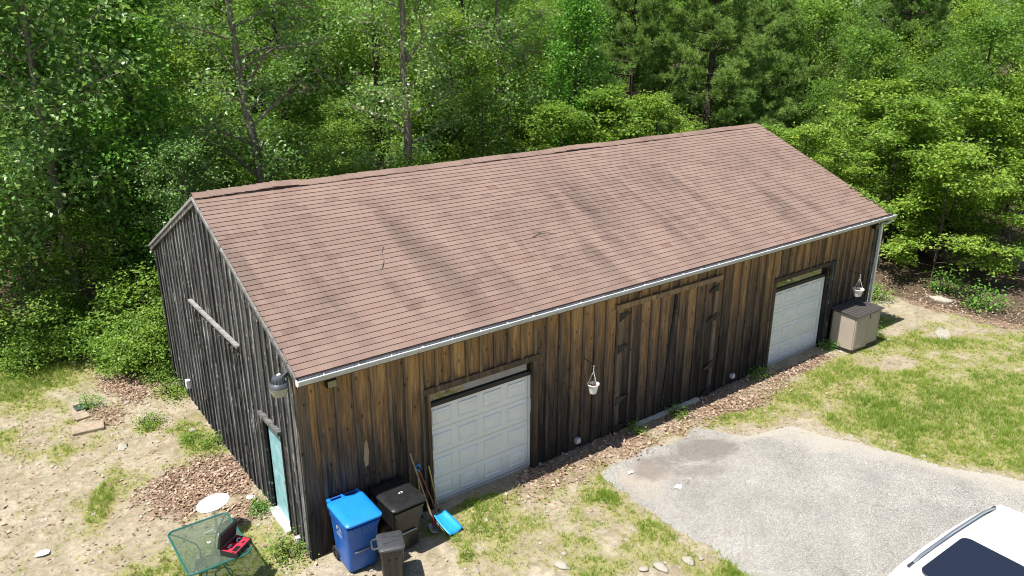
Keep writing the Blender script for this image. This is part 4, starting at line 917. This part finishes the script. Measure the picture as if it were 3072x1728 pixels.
# stones
def stone(name, loc, sc, seed, label, mat='stone', sub=2, rough=.28, cat='stone', group=None):
    o = link(name, rock_mesh(name, seed, mat, sub, rough)); o.location = loc; o.scale = sc; o.rotation_euler = (0, 0, seed); return tag(o, label, cat, group)
for i, (x, y, a, b, c, lab) in enumerate(((3.37, -2.79, .20, .13, .05, 'pale flat stone in the thin grass nearest the bins'), (5.23, -4.03, .13, .17, .05, 'square pale stone near the asphalt edge'), (5.45, -4.13, .09, .06, .04, 'small white stone touching the asphalt edge'), (4.72, -3.86, .22, .12, .06, 'broken white stone among bare dirt left of the asphalt'), (4.45, -3.72, .12, .08, .04, 'smaller pale stone beside the broken white stone'),
        (19.3, -1.75, .75, .26, .025, 'long flat pale rock sunk in the lawn'), (22.3, -.25, .55, .3, .17, 'grey stone at the edge of the right-hand woods'), (-.45, 5.9, .14, .12, .08, 'pale stone in weeds along the gable wall'), (-1.35, 8.3, .11, .09, .06, 'white stone on the dirt beyond the plank'), (-1.9, 6.1, .24, .13, .03, 'flat pale stone on the dirt near the plank'), (17.6, -1.0, .16, .1, .04, 'pale stone on the grass right of the storage box'))):
    stone('stone', (x, y, -.005), (a*.75, b*.75, c*.7), i+30, lab)
stone('boulder', (28.0, 1.3, .1), (1.8, 1.1, 1.15), 77, 'big brown boulder half hidden in the right-hand woods', 'boulder', 3, .07, 'boulder')
# twigs on the roof
def twig(pts, label):
    o = MB().tube(pts, [.012, .010, .007, .004][:len(pts)], 5).build('twig', 'bark_pale', None, smooth=True); return tag(o, label, 'twig')
def rp(x, y, up=.012): return (x, y, roofz(y)+up)
twig([rp(2.45, 1.55), rp(2.58, 1.72), rp(2.66, 1.95), rp(2.80, 2.12)], 'curved bare twig lying on the left part of the roof')
twig([rp(6.1, 1.55), rp(6.35, 1.62), rp(6.55, 1.60), rp(6.75, 1.50)], 'bare twig lying on the middle of the roof')
o = MB().tube([(BL+.1, 3.4, 5.15), (22, 3.9, 4.35), (27, 4.6, 3.8), (33, 5.5, 3.7), (40, 6.5, 4.2)], .012, 6).build('overhead_cable', 'black_iron', None, smooth=True); tag(o, 'thin black cable running from the far gable into the woods', 'cable')
# creeper over the far roof corner
rg = np.random.default_rng(14); n = 140; sx = rg.uniform(0, 1, n); P = np.stack([BL+.06+rg.normal(0, .09, n), -.30+1.3*sx**1.6+rg.normal(0, .06, n), np.zeros(n)], 1); P[:, 2] = [roofz(q) for q in P[:, 1]]+rg.uniform(.02, .12, n)
V, F = leaf_quads(P, rg.normal(0, .6, (n, 3))+[-.3, 0, 1], rg.uniform(.07, .12, n), rg.uniform(.06, .09, n), rg)
t = empty('creeper_vine', (BL+.25, .1, 0), 0, 'green creeper spilling over the far end of the eave', 'vine')
o = link('foliage', np_mesh('foliage', V-np.array([BL+.25, .1, 0]), F, 'leaf_maple', rg.random(n)), t)
B(MB().tube([(0, .1, 0), (.02, .0, 1.8), (-.02, -.1, 3.4), (-.12, -.1, 3.74), (-.18, .3, 3.92), (-.15, .8, 4.15)], .014, 6), 'stem', 'bark_dark', t)

# ------------------------------------------------------------------ white SUV
g = G('white car paint'); M['car_white'] = g.done(g.pbr((.80, .80, .80), .32, 0, None, .5, Coat_Weight=.6, Coat_Roughness=.05))
g = G('black car glass'); M['car_glass'] = g.done(g.pbr((.012, .016, .03), .03, 0, None, .8, IOR=1.6))
M['rail_alu'] = plain('brushed roof rail', (.55, .58, .62), .3, .8, vary=.06); M['tail_red'] = plain('tail lamp red', (.35, .01, .015), .2); M['lamp_clear'] = plain('head lamp clear', (.6, .62, .65), .12, .3)
car = empty('parked_car', (6.50, -7.93, .012), -.046, 'white SUV with roof rails and dark sunroof parked on the asphalt', 'car')
def sect(x, hw, z0, zb, zt, ht):   # half widths at sill / belt / roof
    return [(x, -hw*.94, z0), (x, -hw, z0+.25), (x, -hw*.985, zb), (x, -ht, zt-.045), (x, -ht*.93, zt-.01), (x, -ht*.5, zt+.015), (x, 0, zt+.02), (x, ht*.5, zt+.015), (x, ht*.93, zt-.01), (x, ht, zt-.045), (x, hw*.985, zb), (x, hw, z0+.25), (x, hw*.94, z0)]
st = [(-2.32, .72, .35, .55, .60, .66), (-2.24, .84, .25, .72, .80, .78), (-2.0, .90, .22, .82, .93, .82), (-1.6, .925, .22, .92, 1.02, .82), (-1.38, .925, .22, .96, 1.08, .80), (-1.12, .925, .22, .97, 1.36, .75), (-.88, .925, .22, .98, 1.60, .72), (-.6, .925, .22, .98, 1.685, .71), (0, .925, .22, .99, 1.712, .71), (.6, .925, .22, 1.0, 1.715, .71), (1.3, .92, .22, 1.02, 1.70, .70), (1.85, .905, .24, 1.04, 1.665, .68), (2.06, .89, .26, 1.05, 1.63, .66), (2.12, .885, .28, 1.05, 1.30, .70), (2.26, .87, .30, .98, 1.05, .78), (2.32, .82, .34, .80, .86, .76)]
m_ = MB(); m_.ring_loft([sect(*s) for s in st]); bo = B(m_, 'body', 'car_white', car, smooth=True)
def strip(x0, x1, s, zlo, zhi, name):
    q = []
    for x in (x0, x1):
        hb = np.interp(x, [a[0] for a in st], [a[1]*.985 for a in st]); zb = np.interp(x, [a[0] for a in st], [a[3] for a in st]); zt = np.interp(x, [a[0] for a in st], [a[4]-.045 for a in st]); ht = np.interp(x, [a[0] for a in st], [a[5] for a in st])
        for fz in (zlo, zhi): q.append((x, s*(hb+(ht-hb)*fz+.004), zb+(zt-zb)*fz))
    m_ = MB(); m_.add(q, [(0, 2, 3, 1)]); o = B(m_, name, 'car_glass', car); sl_ = o.modifiers.new('s', 'SOLIDIFY'); sl_.thickness = .004; sl_.offset = 1
for s in (-1, 1):
    strip(-.98, -.22, s, .08, .78, 'side_window'); strip(-.17, .72, s, .08, .84, 'side_window'); strip(.78, 1.65, s, .12, .82, 'side_window')
    B(MB().tube([(-.62, s*.585, 1.655), (-.50, s*.59, 1.70), (-.36, s*.59, 1.735), (.5, s*.59, 1.765), (1.40, s*.585, 1.75), (1.62, s*.58, 1.72), (1.80, s*.57, 1.68)], [.012, .02, .022, .022, .022, .02, .012], 8), 'roof_rail', 'rail_alu', car, smooth=True)
    B(MB().box(-.66, -.42, s*.59-.022, s*.59+.022, 1.64, 1.705), 'rail_foot', 'dark_grey_plastic', car, bevel=.01); B(MB().box(1.58, 1.82, s*.59-.022, s*.59+.022, 1.65, 1.705), 'rail_foot', 'dark_grey_plastic', car, bevel=.01)
    B(MB().box(-1.28, -1.08, s*.95 if s > 0 else s*1.12, s*1.12 if s > 0 else s*.95, 1.0, 1.14), 'mirror', 'car_white', car, bevel=.03)
    B(MB().box(-2.26, -2.02, s*.70-.12, s*.70+.12, .68, .80), 'headlight', 'lamp_clear', car, bevel=.02); B(MB().box(2.10, 2.30, s*.74-.10, s*.74+.10, .82, 1.05), 'taillight', 'tail_red', car, bevel=.02)
    for x in (-1.42, 1.42):
        wl = empty('wheel', (x, s*.82, .36)); wl.parent = car; wl.rotation_euler = (math.pi/2, 0, 0)
        B(MB().lathe([(.23, -.12), (.34, -.12), (.36, -.09), (.36, .09), (.34, .12), (.23, .12)], 28, cap=False), 'tyre', 'rubber', wl, smooth=True); B(MB().lathe([(.0, -.09), (.08, -.10), (.22, -.11), (.23, -.08), (.23, .08), (.22, .11), (.08, .10), (0, .09)], 10, cap=False), 'rim', 'steel', wl)
m_ = MB(); m_.prism(rrect(-.66, .57, -.45, .45, .12, 6), 'z', 0, 1); zr_ = lambda x: 1.667+.046+(x+.66)*.039; m_.v = [(a, b, zr_(a)-(.03 if c == 0 else 0)) for a, b, c in m_.v]; B(m_, 'sunroof', 'car_glass', car)
m_ = MB(); m_.box(-.05, -.044, -.44, .44, 1.73, 1.7385); B(m_, 'sunroof_seam', 'black_plastic', car)
m_ = MB(); m_.add([(-1.36, -.68, 1.125), (-1.36, .68, 1.125), (-.90, .60, 1.605), (-.90, -.60, 1.605)], [(0, 1, 2, 3)]); o = B(m_, 'windshield', 'car_glass', car); sl_ = o.modifiers.new('s', 'SOLIDIFY'); sl_.thickness = .02; sl_.offset = 0
m_ = MB(); m_.add([(2.085, -.56, 1.56), (2.085, .56, 1.56), (2.14, .64, 1.14), (2.14, -.64, 1.14)], [(0, 1, 2, 3)]); o = B(m_, 'rear_window', 'car_glass', car); sl_ = o.modifiers.new('s', 'SOLIDIFY'); sl_.thickness = .03; sl_.offset = 0

# ------------------------------------------------------------------ trees
def tubes_mesh(name, tubes, mat, n=6):
    V = []; F = []
    for pts, rad in tubes:
        pts = np.asarray(pts, float); k = len(pts); d = np.gradient(pts, axis=0); d /= np.linalg.norm(d, axis=1, keepdims=True)+1e-9
        ref = np.where(np.abs(d[:, 2:3]) < .9, np.array([[0, 0, 1.0]]), np.array([[1.0, 0, 0]])); a = np.cross(d, ref); a /= np.linalg.norm(a, axis=1, keepdims=True)+1e-9; b = np.cross(d, a)
        nn = n if rad[0] > .05 else (4 if rad[0] > .02 else 3)
        an = np.arange(nn)*2*math.pi/nn; ring = pts[:, None]+(a[:, None]*np.cos(an)[None, :, None]+b[:, None]*np.sin(an)[None, :, None])*np.asarray(rad)[:, None, None]
        base = len(V); V += ring.reshape(-1, 3).tolist()
        for i in range(k-1):
            for j in range(nn): F.append((base+i*nn+j, base+i*nn+(j+1) % nn, base+(i+1)*nn+(j+1) % nn, base+(i+1)*nn+j))
    return np_mesh(name, V, F, mat, smooth=True)
def unit(v): return v/(np.linalg.norm(v)+1e-9)
def broadleaf(seed, H, Rr, base, nl, nsub, ntw, nleaf, L, mat, bark='bark_pale', r0=.16, lean=(0, 0), up=.45, flat=.5, spread=.26, wasp=.7, tw_r=.007, prof='round', layered=False, clump=False):
    rg = np.random.default_rng(seed); tubes = []
    zs = np.linspace(-.15, H, 9); wob = np.cumsum(rg.normal(0, .05*H/15, (9, 2)), 0)
    tp = np.stack([wob[:, 0]-wob[0, 0]+lean[0]*(zs/H)**1.3*H, wob[:, 1]-wob[0, 1]+lean[1]*(zs/H)**1.3*H, zs], 1)
    tubes.append((tp, list(r0*(1-.9*(zs.clip(0)/H))+.01)))
    centers = []; dirs = []; twd = []
    for i in range(nl):
        h = base+(H*.98-base)*((i+rg.random())/nl); t = (h-base)/(H-base)
        p0 = np.array([np.interp(h, zs, tp[:, 0]), np.interp(h, zs, tp[:, 1]), h]); az = i*2.39996+rg.normal(0, .4)
        env = math.sin(math.pi*min(0.97, .22+.78*t))**.7 if prof == 'round' else (1-t)**.7*.9+.15
        ln = Rr*env*rg.uniform(.6, 1.12); el = up+rg.normal(0, .18)+t*.35
        d = np.array([math.cos(az)*math.cos(el), math.sin(az)*math.cos(el), math.sin(el)]); lr = max(.012, r0*.36*(1-.6*t))*ln/Rr
        q1 = p0+d*ln*.5+rg.normal(0, .05*ln, 3); q2 = p0+d*ln+np.array([0, 0, -.10*ln])+rg.normal(0, .08*ln, 3)
        tubes.append(([p0, q1, q2], [lr, lr*.6, lr*.22]))
        for s in range(nsub):
            f = rg.uniform(.55 if clump else .22, 1.0); b0 = p0+(q1-p0)*f*2 if f < .5 else q1+(q2-q1)*(f-.5)*2
            d2 = unit(d*.6+rg.normal(0, .75, 3)*np.array([1, 1, flat])); l2 = (ln*rg.uniform(.10, .26)+.2) if clump else ln*rg.uniform(.18, .42)*(1.15-.5*f)+.25
            b1 = b0+d2*l2; tubes.append(([b0, b0+d2*l2*.5+rg.normal(0, .04, 3), b1], [max(.010, lr*.35), max(.008, lr*.22), .005]))
            for tw in range(ntw):
                f2 = rg.uniform(.15, 1.0); c0 = b0+d2*l2*f2; d3 = unit(d2*.5+rg.normal(0, .8, 3)*np.array([1, 1, flat])); l3 = rg.uniform(.2, .55); c1 = c0+d3*l3
                if tw_r: tubes.append(([c0, c1], [tw_r, tw_r*.5]))
                centers.append(c0+d3*l3*.65); twd.append(d3)
    C = np.repeat(np.array(centers), nleaf, 0); D = np.repeat(np.array(twd), nleaf, 0); n = len(C)
    off = rg.normal(0, spread, (n, 3))*np.array([1, 1, .30 if layered else .8]); P = C+off
    tilt = .38 if layered else wasp; N = rg.normal(0, tilt, (n, 3)); N[:, 2] += 1.0
    Lv = L*rg.uniform(.5, 1.3, n); T = D*.6+rg.normal(0, .7, (n, 3)); T[:, 2] -= .25
    V, F = leaf_quads(P, N, Lv, Lv*rg.uniform(.55, .85, n), rg, .12, .12, T)
    tone = np.repeat(rg.normal(0, .17, len(centers)), nleaf); rn = np.clip(.45+tone+rg.normal(0, .2, n), 0, 1)
    return tubes_mesh('trunk', tubes, bark), np_mesh('crown', V, F, mat, rn)
def pine(seed, H, Rr, base, nwh):
    rg = np.random.default_rng(seed); tubes = [([(0, 0, -.15), (.05, 0, H*.5), (0, .05, H)], [.22, .13, .02])]; TP = []; TD = []; TB = []
    for i in range(nwh):
        t = (i+.3*rg.random())/nwh; h = base+(H-base)*t; ln0 = Rr*(1-t)**.7+.3
        for k in range(5):
            az = k*1.2566+i*.85+rg.normal(0, .25); ln = ln0*rg.uniform(.6, 1.15); el = .04+.35*t
            d = np.array([math.cos(az)*math.cos(el), math.sin(az)*math.cos(el), math.sin(el)]); p0 = np.array([0, 0, h]); q1 = p0+d*ln*.55+[0, 0, -.05*ln]; q2 = p0+d*ln+np.array([0, 0, .16*ln])
            tubes.append(([p0, q1, q2], [.035*ln/Rr+.012, .02, .006])); side = np.array([-d[1], d[0], 0])
            for s in range(int(4+ln*2.6)):
                f = rg.uniform(.38, 1.0) if s else 1.0; b0 = p0+(q1-p0)*f*2 if f < .5 else q1+(q2-q1)*(f-.5)*2
                c0 = b0+side*rg.normal(0, .28*(1.25-f)*ln)+[0, 0, rg.uniform(0, .15)]; tubes.append(([b0, c0], [.010, .006])); tone = rg.normal(0, .1)
                for u in range(11):
                    d2 = unit(d*.7+rg.normal(0, .75, 3)*np.array([1, 1, .5])+[0, 0, .35]); l2 = rg.uniform(.16, .38)
                    for v in (.35, .7, 1.0): TP.append(c0+d2*l2*v+rg.normal(0, .02, 3)); TD.append(unit(d2+rg.normal(0, .25, 3)+[0, 0, .25])); TB.append(tone)
    nn = 12; TPn = np.repeat(np.array(TP), nn, 0); TDn = np.repeat(np.array(TD), nn, 0); n = len(TPn)
    dv = TDn*.9+rg.normal(0, .5, (n, 3)); dv /= np.linalg.norm(dv, axis=1, keepdims=True); ln = rg.uniform(.10, .17, n)[:, None]
    sd = np.cross(dv, rg.normal(size=(n, 3))); sd /= np.linalg.norm(sd, axis=1, keepdims=True); sd *= .0105
    V = np.stack([TPn-sd, TPn+sd, TPn+dv*ln], 1).reshape(-1, 3); rn = np.clip(np.repeat(np.array(TB)+.45, nn)+rg.normal(0, .15, n), 0, 1)
    return tubes_mesh('trunk', tubes, 'bark_dark'), np_mesh('crown', V, np.arange(3*n).reshape(n, 3), 'needle', rn)
def shrub(seed, H, Rr, ncl, nleaf, L, mat, dome=True):
    rg = np.random.default_rng(seed); tubes = []; cs = []
    for i in range(ncl):
        a = rg.uniform(0, 6.283); r = Rr*math.sqrt(rg.random()); z = H*rg.uniform(.25, 1.0)*(1-.55*(r/Rr)**2)
        c = np.array([r*math.cos(a), r*math.sin(a), z]); cs.append(c)
        if i % 2 == 0: b = c*np.array([.35, .35, 0])+[0, 0, -.05]; tubes.append(([b, b*.4+c*.6+rg.normal(0, .06, 3), c], [.014, .010, .004]))
    C = np.repeat(np.array(cs), nleaf, 0); n = len(C); P = C+rg.normal(0, .13, (n, 3))*np.array([1, 1, .7]); P[:, 2] = np.maximum(P[:, 2], .02)
    N = rg.normal(0, .5, (n, 3)); N[:, 2] += 1; Lv = L*rg.uniform(.6, 1.25, n); V, F = leaf_quads(P, N, Lv, Lv*rg.uniform(.5, .8, n), rg, .12, .15)
    rn = np.clip(np.repeat(rg.normal(.45, .14, ncl), nleaf)+rg.normal(0, .18, n), 0, 1)
    return tubes_mesh('stems', tubes, 'bark_dark'), np_mesh('foliage', V, F, mat, rn)
K = {}
K['pop0'] = broadleaf(101, 12, 3.6, 1.2, 36, 8, 4, 14, .17, 'leaf_poplar', r0=.17, spread=.30, up=.35)
K['pop1'] = broadleaf(102, 14, 3.2, 3.4, 26, 7, 4, 12, .145, 'leaf_poplar', r0=.20, spread=.30, up=.4, lean=(-.075, .0))
K['pop2'] = broadleaf(103, 14.5, 2.8, 3.4, 26, 7, 4, 12, .14, 'leaf_poplar', r0=.19, spread=.28, up=.5)
K['wood0'] = broadleaf(111, 10, 3.3, .9, 24, 9, 4, 19, .13, 'leaf_wood', 'bark_dark', r0=.17, spread=.24, tw_r=0, clump=True)
K['wood1'] = broadleaf(112, 11, 3.5, 1.2, 24, 9, 4, 19, .14, 'leaf_wood', 'bark_dark', r0=.20, spread=.25, tw_r=0, clump=True)
K['wood2'] = broadleaf(113, 9, 3.1, .7, 22, 9, 4, 19, .13, 'leaf_maple', 'bark_dark', r0=.15, spread=.24, tw_r=0, clump=True)
K['under0'] = broadleaf(121, 6.0, 1.9, .7, 22, 6, 4, 16, .10, 'leaf_wood', 'bark_dark', r0=.05, spread=.20, layered=True, up=.3, tw_r=.004)
K['under1'] = broadleaf(122, 4.6, 1.8, .5, 20, 6, 4, 16, .095, 'leaf_maple', 'bark_dark', r0=.045, spread=.19, layered=True, up=.3, tw_r=.004)
K['maple0'] = broadleaf(131, 6.4, 2.7, .5, 22, 8, 4, 16, .13, 'leaf_maple', 'bark_dark', r0=.07, spread=.18, layered=True, up=.35, flat=.35, tw_r=.004, clump=True)
K['maple1'] = broadleaf(132, 5.2, 2.5, .3, 20, 8, 4, 16, .135, 'leaf_maple', 'bark_dark', r0=.06, spread=.18, layered=True, up=.25, flat=.35, tw_r=.004, clump=True)
K['vine'] = broadleaf(141, 10.5, 1.6, .6, 60, 6, 4, 18, .12, 'leaf_vine', 'bark_dark', r0=.18, spread=.20, up=.1, tw_r=0)
K['pine0'] = pine(151, 11.5, 3.9, .9, 17); K['pine1'] = pine(152, 10.5, 3.4, .6, 16)
K['shrub0'] = shrub(161, 1.35, 1.05, 130, 22, .10, 'leaf_shrub'); K['shrub1'] = shrub(162, 1.0, .9, 110, 20, .085, 'leaf_shrub'); K['shrub2'] = shrub(163, 2.3, 1.3, 190, 22, .10, 'leaf_shrub')
K['weed0'] = shrub(164, .32, .34, 40, 12, .055, 'leaf_shrub'); K['weed1'] = shrub(165, .5, .28, 34, 14, .06, 'leaf_vine')
rt = random.Random(17)
def tree(name, kind, x, y, s=1.0, rz=None, label='', cat='tree', group=None, z=-.03):
    t = empty(name, (x, y, z), rt.uniform(0, 6.28) if rz is None else rz, label, cat, group); t.scale = (s, s, s*rt.uniform(.95, 1.06) if rz is None else s)
    a, b = K[kind]; link(a.name.split('.')[0], a, t); link(b.name.split('.')[0], b, t); return t
# trees one can tell apart
tree('poplar_tree', 'pop0', -1.3, 14.4, 1.0, None, 'leafy poplar with big pale leaves at the upper left corner')
tree('poplar_tree', 'pop0', 1.6, 11.9, .48, None, 'young poplar reaching over the left end of the roof ridge')
tree('poplar_tree', 'pop0', -3.4, 16.6, 1.0, None, 'poplar cut off by the left edge of the picture')
tree('poplar_tree', 'pop0', -1.2, 19.2, 1.0, None, 'poplar in the second row at the upper left')
tree('vine_covered_tree', 'vine', .95, 14.2, 1.1, None, 'dark trunk wrapped in green vines behind the left gable')
tree('poplar_tree', 'pop1', 4.6, 13.6, 1.0, 0.0, 'poplar with a bare pale trunk leaning left behind the ridge')
tree('poplar_tree', 'pop2', 9.9, 14.0, 1.0, 1.0, 'tall slim poplar with a straight grey trunk behind the ridge')
tree('poplar_tree', 'pop2', 15.6, 15.2, .9, 2.2, 'slender poplar leaning right behind the middle of the ridge').rotation_euler = (0, .07, 2.2)
tree('vine_covered_tree', 'vine', 18.2, 13.9, 1.0, None, 'bright green column of vines behind the ridge left of the pines')
for x, y, k, s, lab in ((16.4, 12.8, 'maple0', .9, 'bright green maple bush just behind the middle of the ridge'), (19.0, 12.6, 'maple1', 1.1, 'bright maple bush at the foot of the vine column'), (21.6, 12.4, 'maple0', .85, 'bright maple bush below the pines behind the ridge'), (23.6, 11.2, 'maple1', .72, 'low maple bush by the far end of the ridge'),
                        (22.4, 5.6, 'maple0', .82, 'layered maple behind the far gable'), (24.6, 3.2, 'maple0', .95, 'wide layered maple right of the barn'), (24.0, .9, 'maple1', .92, 'maple bush at the lawn edge right of the barn'), (27.5, 5.2, 'maple1', 1.15, 'tall maple second row right of the barn'), (27.2, 2.0, 'maple0', 1.0, 'maple at the right edge above the boulder'), (23.0, 7.8, 'maple1', .85, 'maple behind the far roof corner'), (29.8, 1.0, 'maple1', 1.1, 'maple at the far right edge of the picture'), (26.2, -.5, 'maple1', .75, 'small maple in front of the boulder at the right edge')):
    tree('maple_tree', k, x, y, s, None, lab)
for x, y, k, s, lab in ((25.6, 13.0, 'pine0', 1.1, 'big sunlit pine behind the far end of the ridge'), (31.2, 14.0, 'pine1', 1.0, 'second pine right of the big sunlit pine'), (36.5, 9.6, 'pine0', 1.05, 'dark pine deep in the woods at upper right'), (42.5, 13.2, 'pine1', 1.15, 'dark pine farthest right in the woods'), (23.2, 15.6, 'pine1', 1.1, 'bluish pine left of the big sunlit pine')):
    tree('pine_tree', k, x, y, s, None, lab)
# shrubs on the left, along the back corner of the barn
for x, y, k, s, lab in ((-3.6, 13.6, 'shrub0', 1.0, 'leafy shrub at the left edge of the yard'), (-2.3, 12.6, 'shrub0', 1.05, 'leafy shrub left of the barn, second from the edge'), (-1.2, 11.8, 'shrub1', 1.1, 'low shrub in the middle of the left hedge'), (-.55, 10.9, 'shrub0', 1.0, 'shrub in front of the dark hollow by the barn'), (-.35, 10.0, 'shrub2', .8, 'tall shrub against the rear corner of the gable wall'), (-.9, 10.3, 'shrub1', .8, 'small shrub at the foot of the tall corner shrub'), (-3.0, 12.2, 'shrub1', .9, 'low shrub at front of the left hedge'), (-.1, 11.6, 'shrub2', 1.15, 'tall bush behind the rear corner of the gable wall'), (-1.9, 13.6, 'shrub2', .75, 'taller bush at the back of the left hedge'), (-.35, 9.2, 'shrub1', .5, 'small round shrub touching the gable wall')):
    tree('shrub', k, x, y, s, None, lab, 'shrub')
for x, y, k, s, lab in ((-2.16, 8.66, 'weed1', .8, 'lone green seedling beside the dark slab'), (-.3, 8.1, 'weed0', 1.2, 'dark green weed clump by the gable wall near the white box'), (-1.17, 6.76, 'weed0', .9, 'leafy weed clump out from the gable wall'), (-.62, 5.5, 'weed0', .6, 'small weed clump in the grass by the gable wall'), (-.2, 5.0, 'weed0', .8, 'weed clump against the gable wall above the leaves'), (-.25, 1.95, 'weed1', .7, 'tufted weed beside the teal door sill'), (-.3, .35, 'weed0', 1.1, 'weed clump at the front corner of the gable'), (15.5, -.28, 'weed1', .7, 'dark weed between the far garage door and storage box'), (17.4, -.45, 'weed1', .9, 'weed clump on the right side of the storage box'), (7.75, -.25, 'weed0', .7, 'weed clump in the shade below the barn door'), (9.1, -.35, 'weed0', .8, 'weed clump near the right leaf of the barn door'), (12.4, -.2, 'weed0', .9, 'weed clump just left of the far garage door'), (22.6, -1.4, 'weed1', 1.8, 'leafy seedling on the brown litter at right'), (23.4, .2, 'weed1', 1.5, 'seedling under the maples at right'), (20.6, 1.2, 'weed0', 1.6, 'weed patch at the lawn corner behind the storage box')):
    tree('weed', k, x, y, s, None, lab, 'weed')
# understorey in the shade right behind the barn
ru = random.Random(31); spots = []
for i in range(46):
    x = -3+(i % 23)*1.1+ru.uniform(-.4, .4); y = 12.8+(i//23)*5+ru.uniform(0, 5); spots.append((x, y))
for x, y in spots: tree('sapling', 'under0' if ru.random() < .6 else 'under1', x, y, ru.uniform(.7, 1.1), None, 'thin shaded sapling in the understorey behind the barn', 'tree', 'understorey saplings behind the barn')
for i in range(22):
    x = 25+ru.uniform(0, 14); y = -1+(x-22)*.35+ru.uniform(1.0, 7); tree('sapling', 'under1' if ru.random() < .6 else 'under0', x, y, ru.uniform(.8, 1.2), None, 'small leafy sapling in the woods right of the barn', 'tree', 'saplings right of the barn')
# the woods
cnt = 0; step = 4.1
y = 17.0
while y < 50:
    x = -5+ru.uniform(0, 2)
    while x < 75:
        px = x+ru.uniform(-1.3, 1.3); py = y+ru.uniform(-1.3, 1.3)
        lx_ = -3.9+.054*(py+11.1); ry_ = -11.1+.354*(px+3.9)
        if px > lx_-1.0 and py > ry_-2.5 and math.hypot(px+3.9, py+11.1) < 68 and not (py < 19 and any(abs(px-q) < 1.5 for q in (-2.6, .95, 4.6, 9.9, 15.6, 18.9))) and not (18 < px < 34 and py < 20):
            k = ru.choice(['wood0', 'wood1', 'wood0', 'wood2', 'wood1']); tree('woodland_tree', k, px, py, ru.uniform(.85, 1.1)*(1+.012*(py-17)), None, 'broadleaf tree deep in the woods behind the barn', 'tree', 'trees of the woods behind the barn'); cnt += 1
        x += step
    y += step; step *= 1.05
y = -1.0
while y < 16.5:
    x = 30.0
    while x < 60:
        px = x+ru.uniform(-1.3, 1.3); py = y+ru.uniform(-1.3, 1.3); ry_ = -11.1+.354*(px+3.9)
        if py > ry_-2.0: tree('woodland_tree', ru.choice(['wood0', 'wood1', 'wood2']), px, py, ru.uniform(.8, 1.0)*(1+.012*(px-30)), None, 'broadleaf tree in the woods right of the barn', 'tree', 'trees of the woods right of the barn'); cnt += 1
        x += 5.2
    y += 4.6
print('woods', cnt)
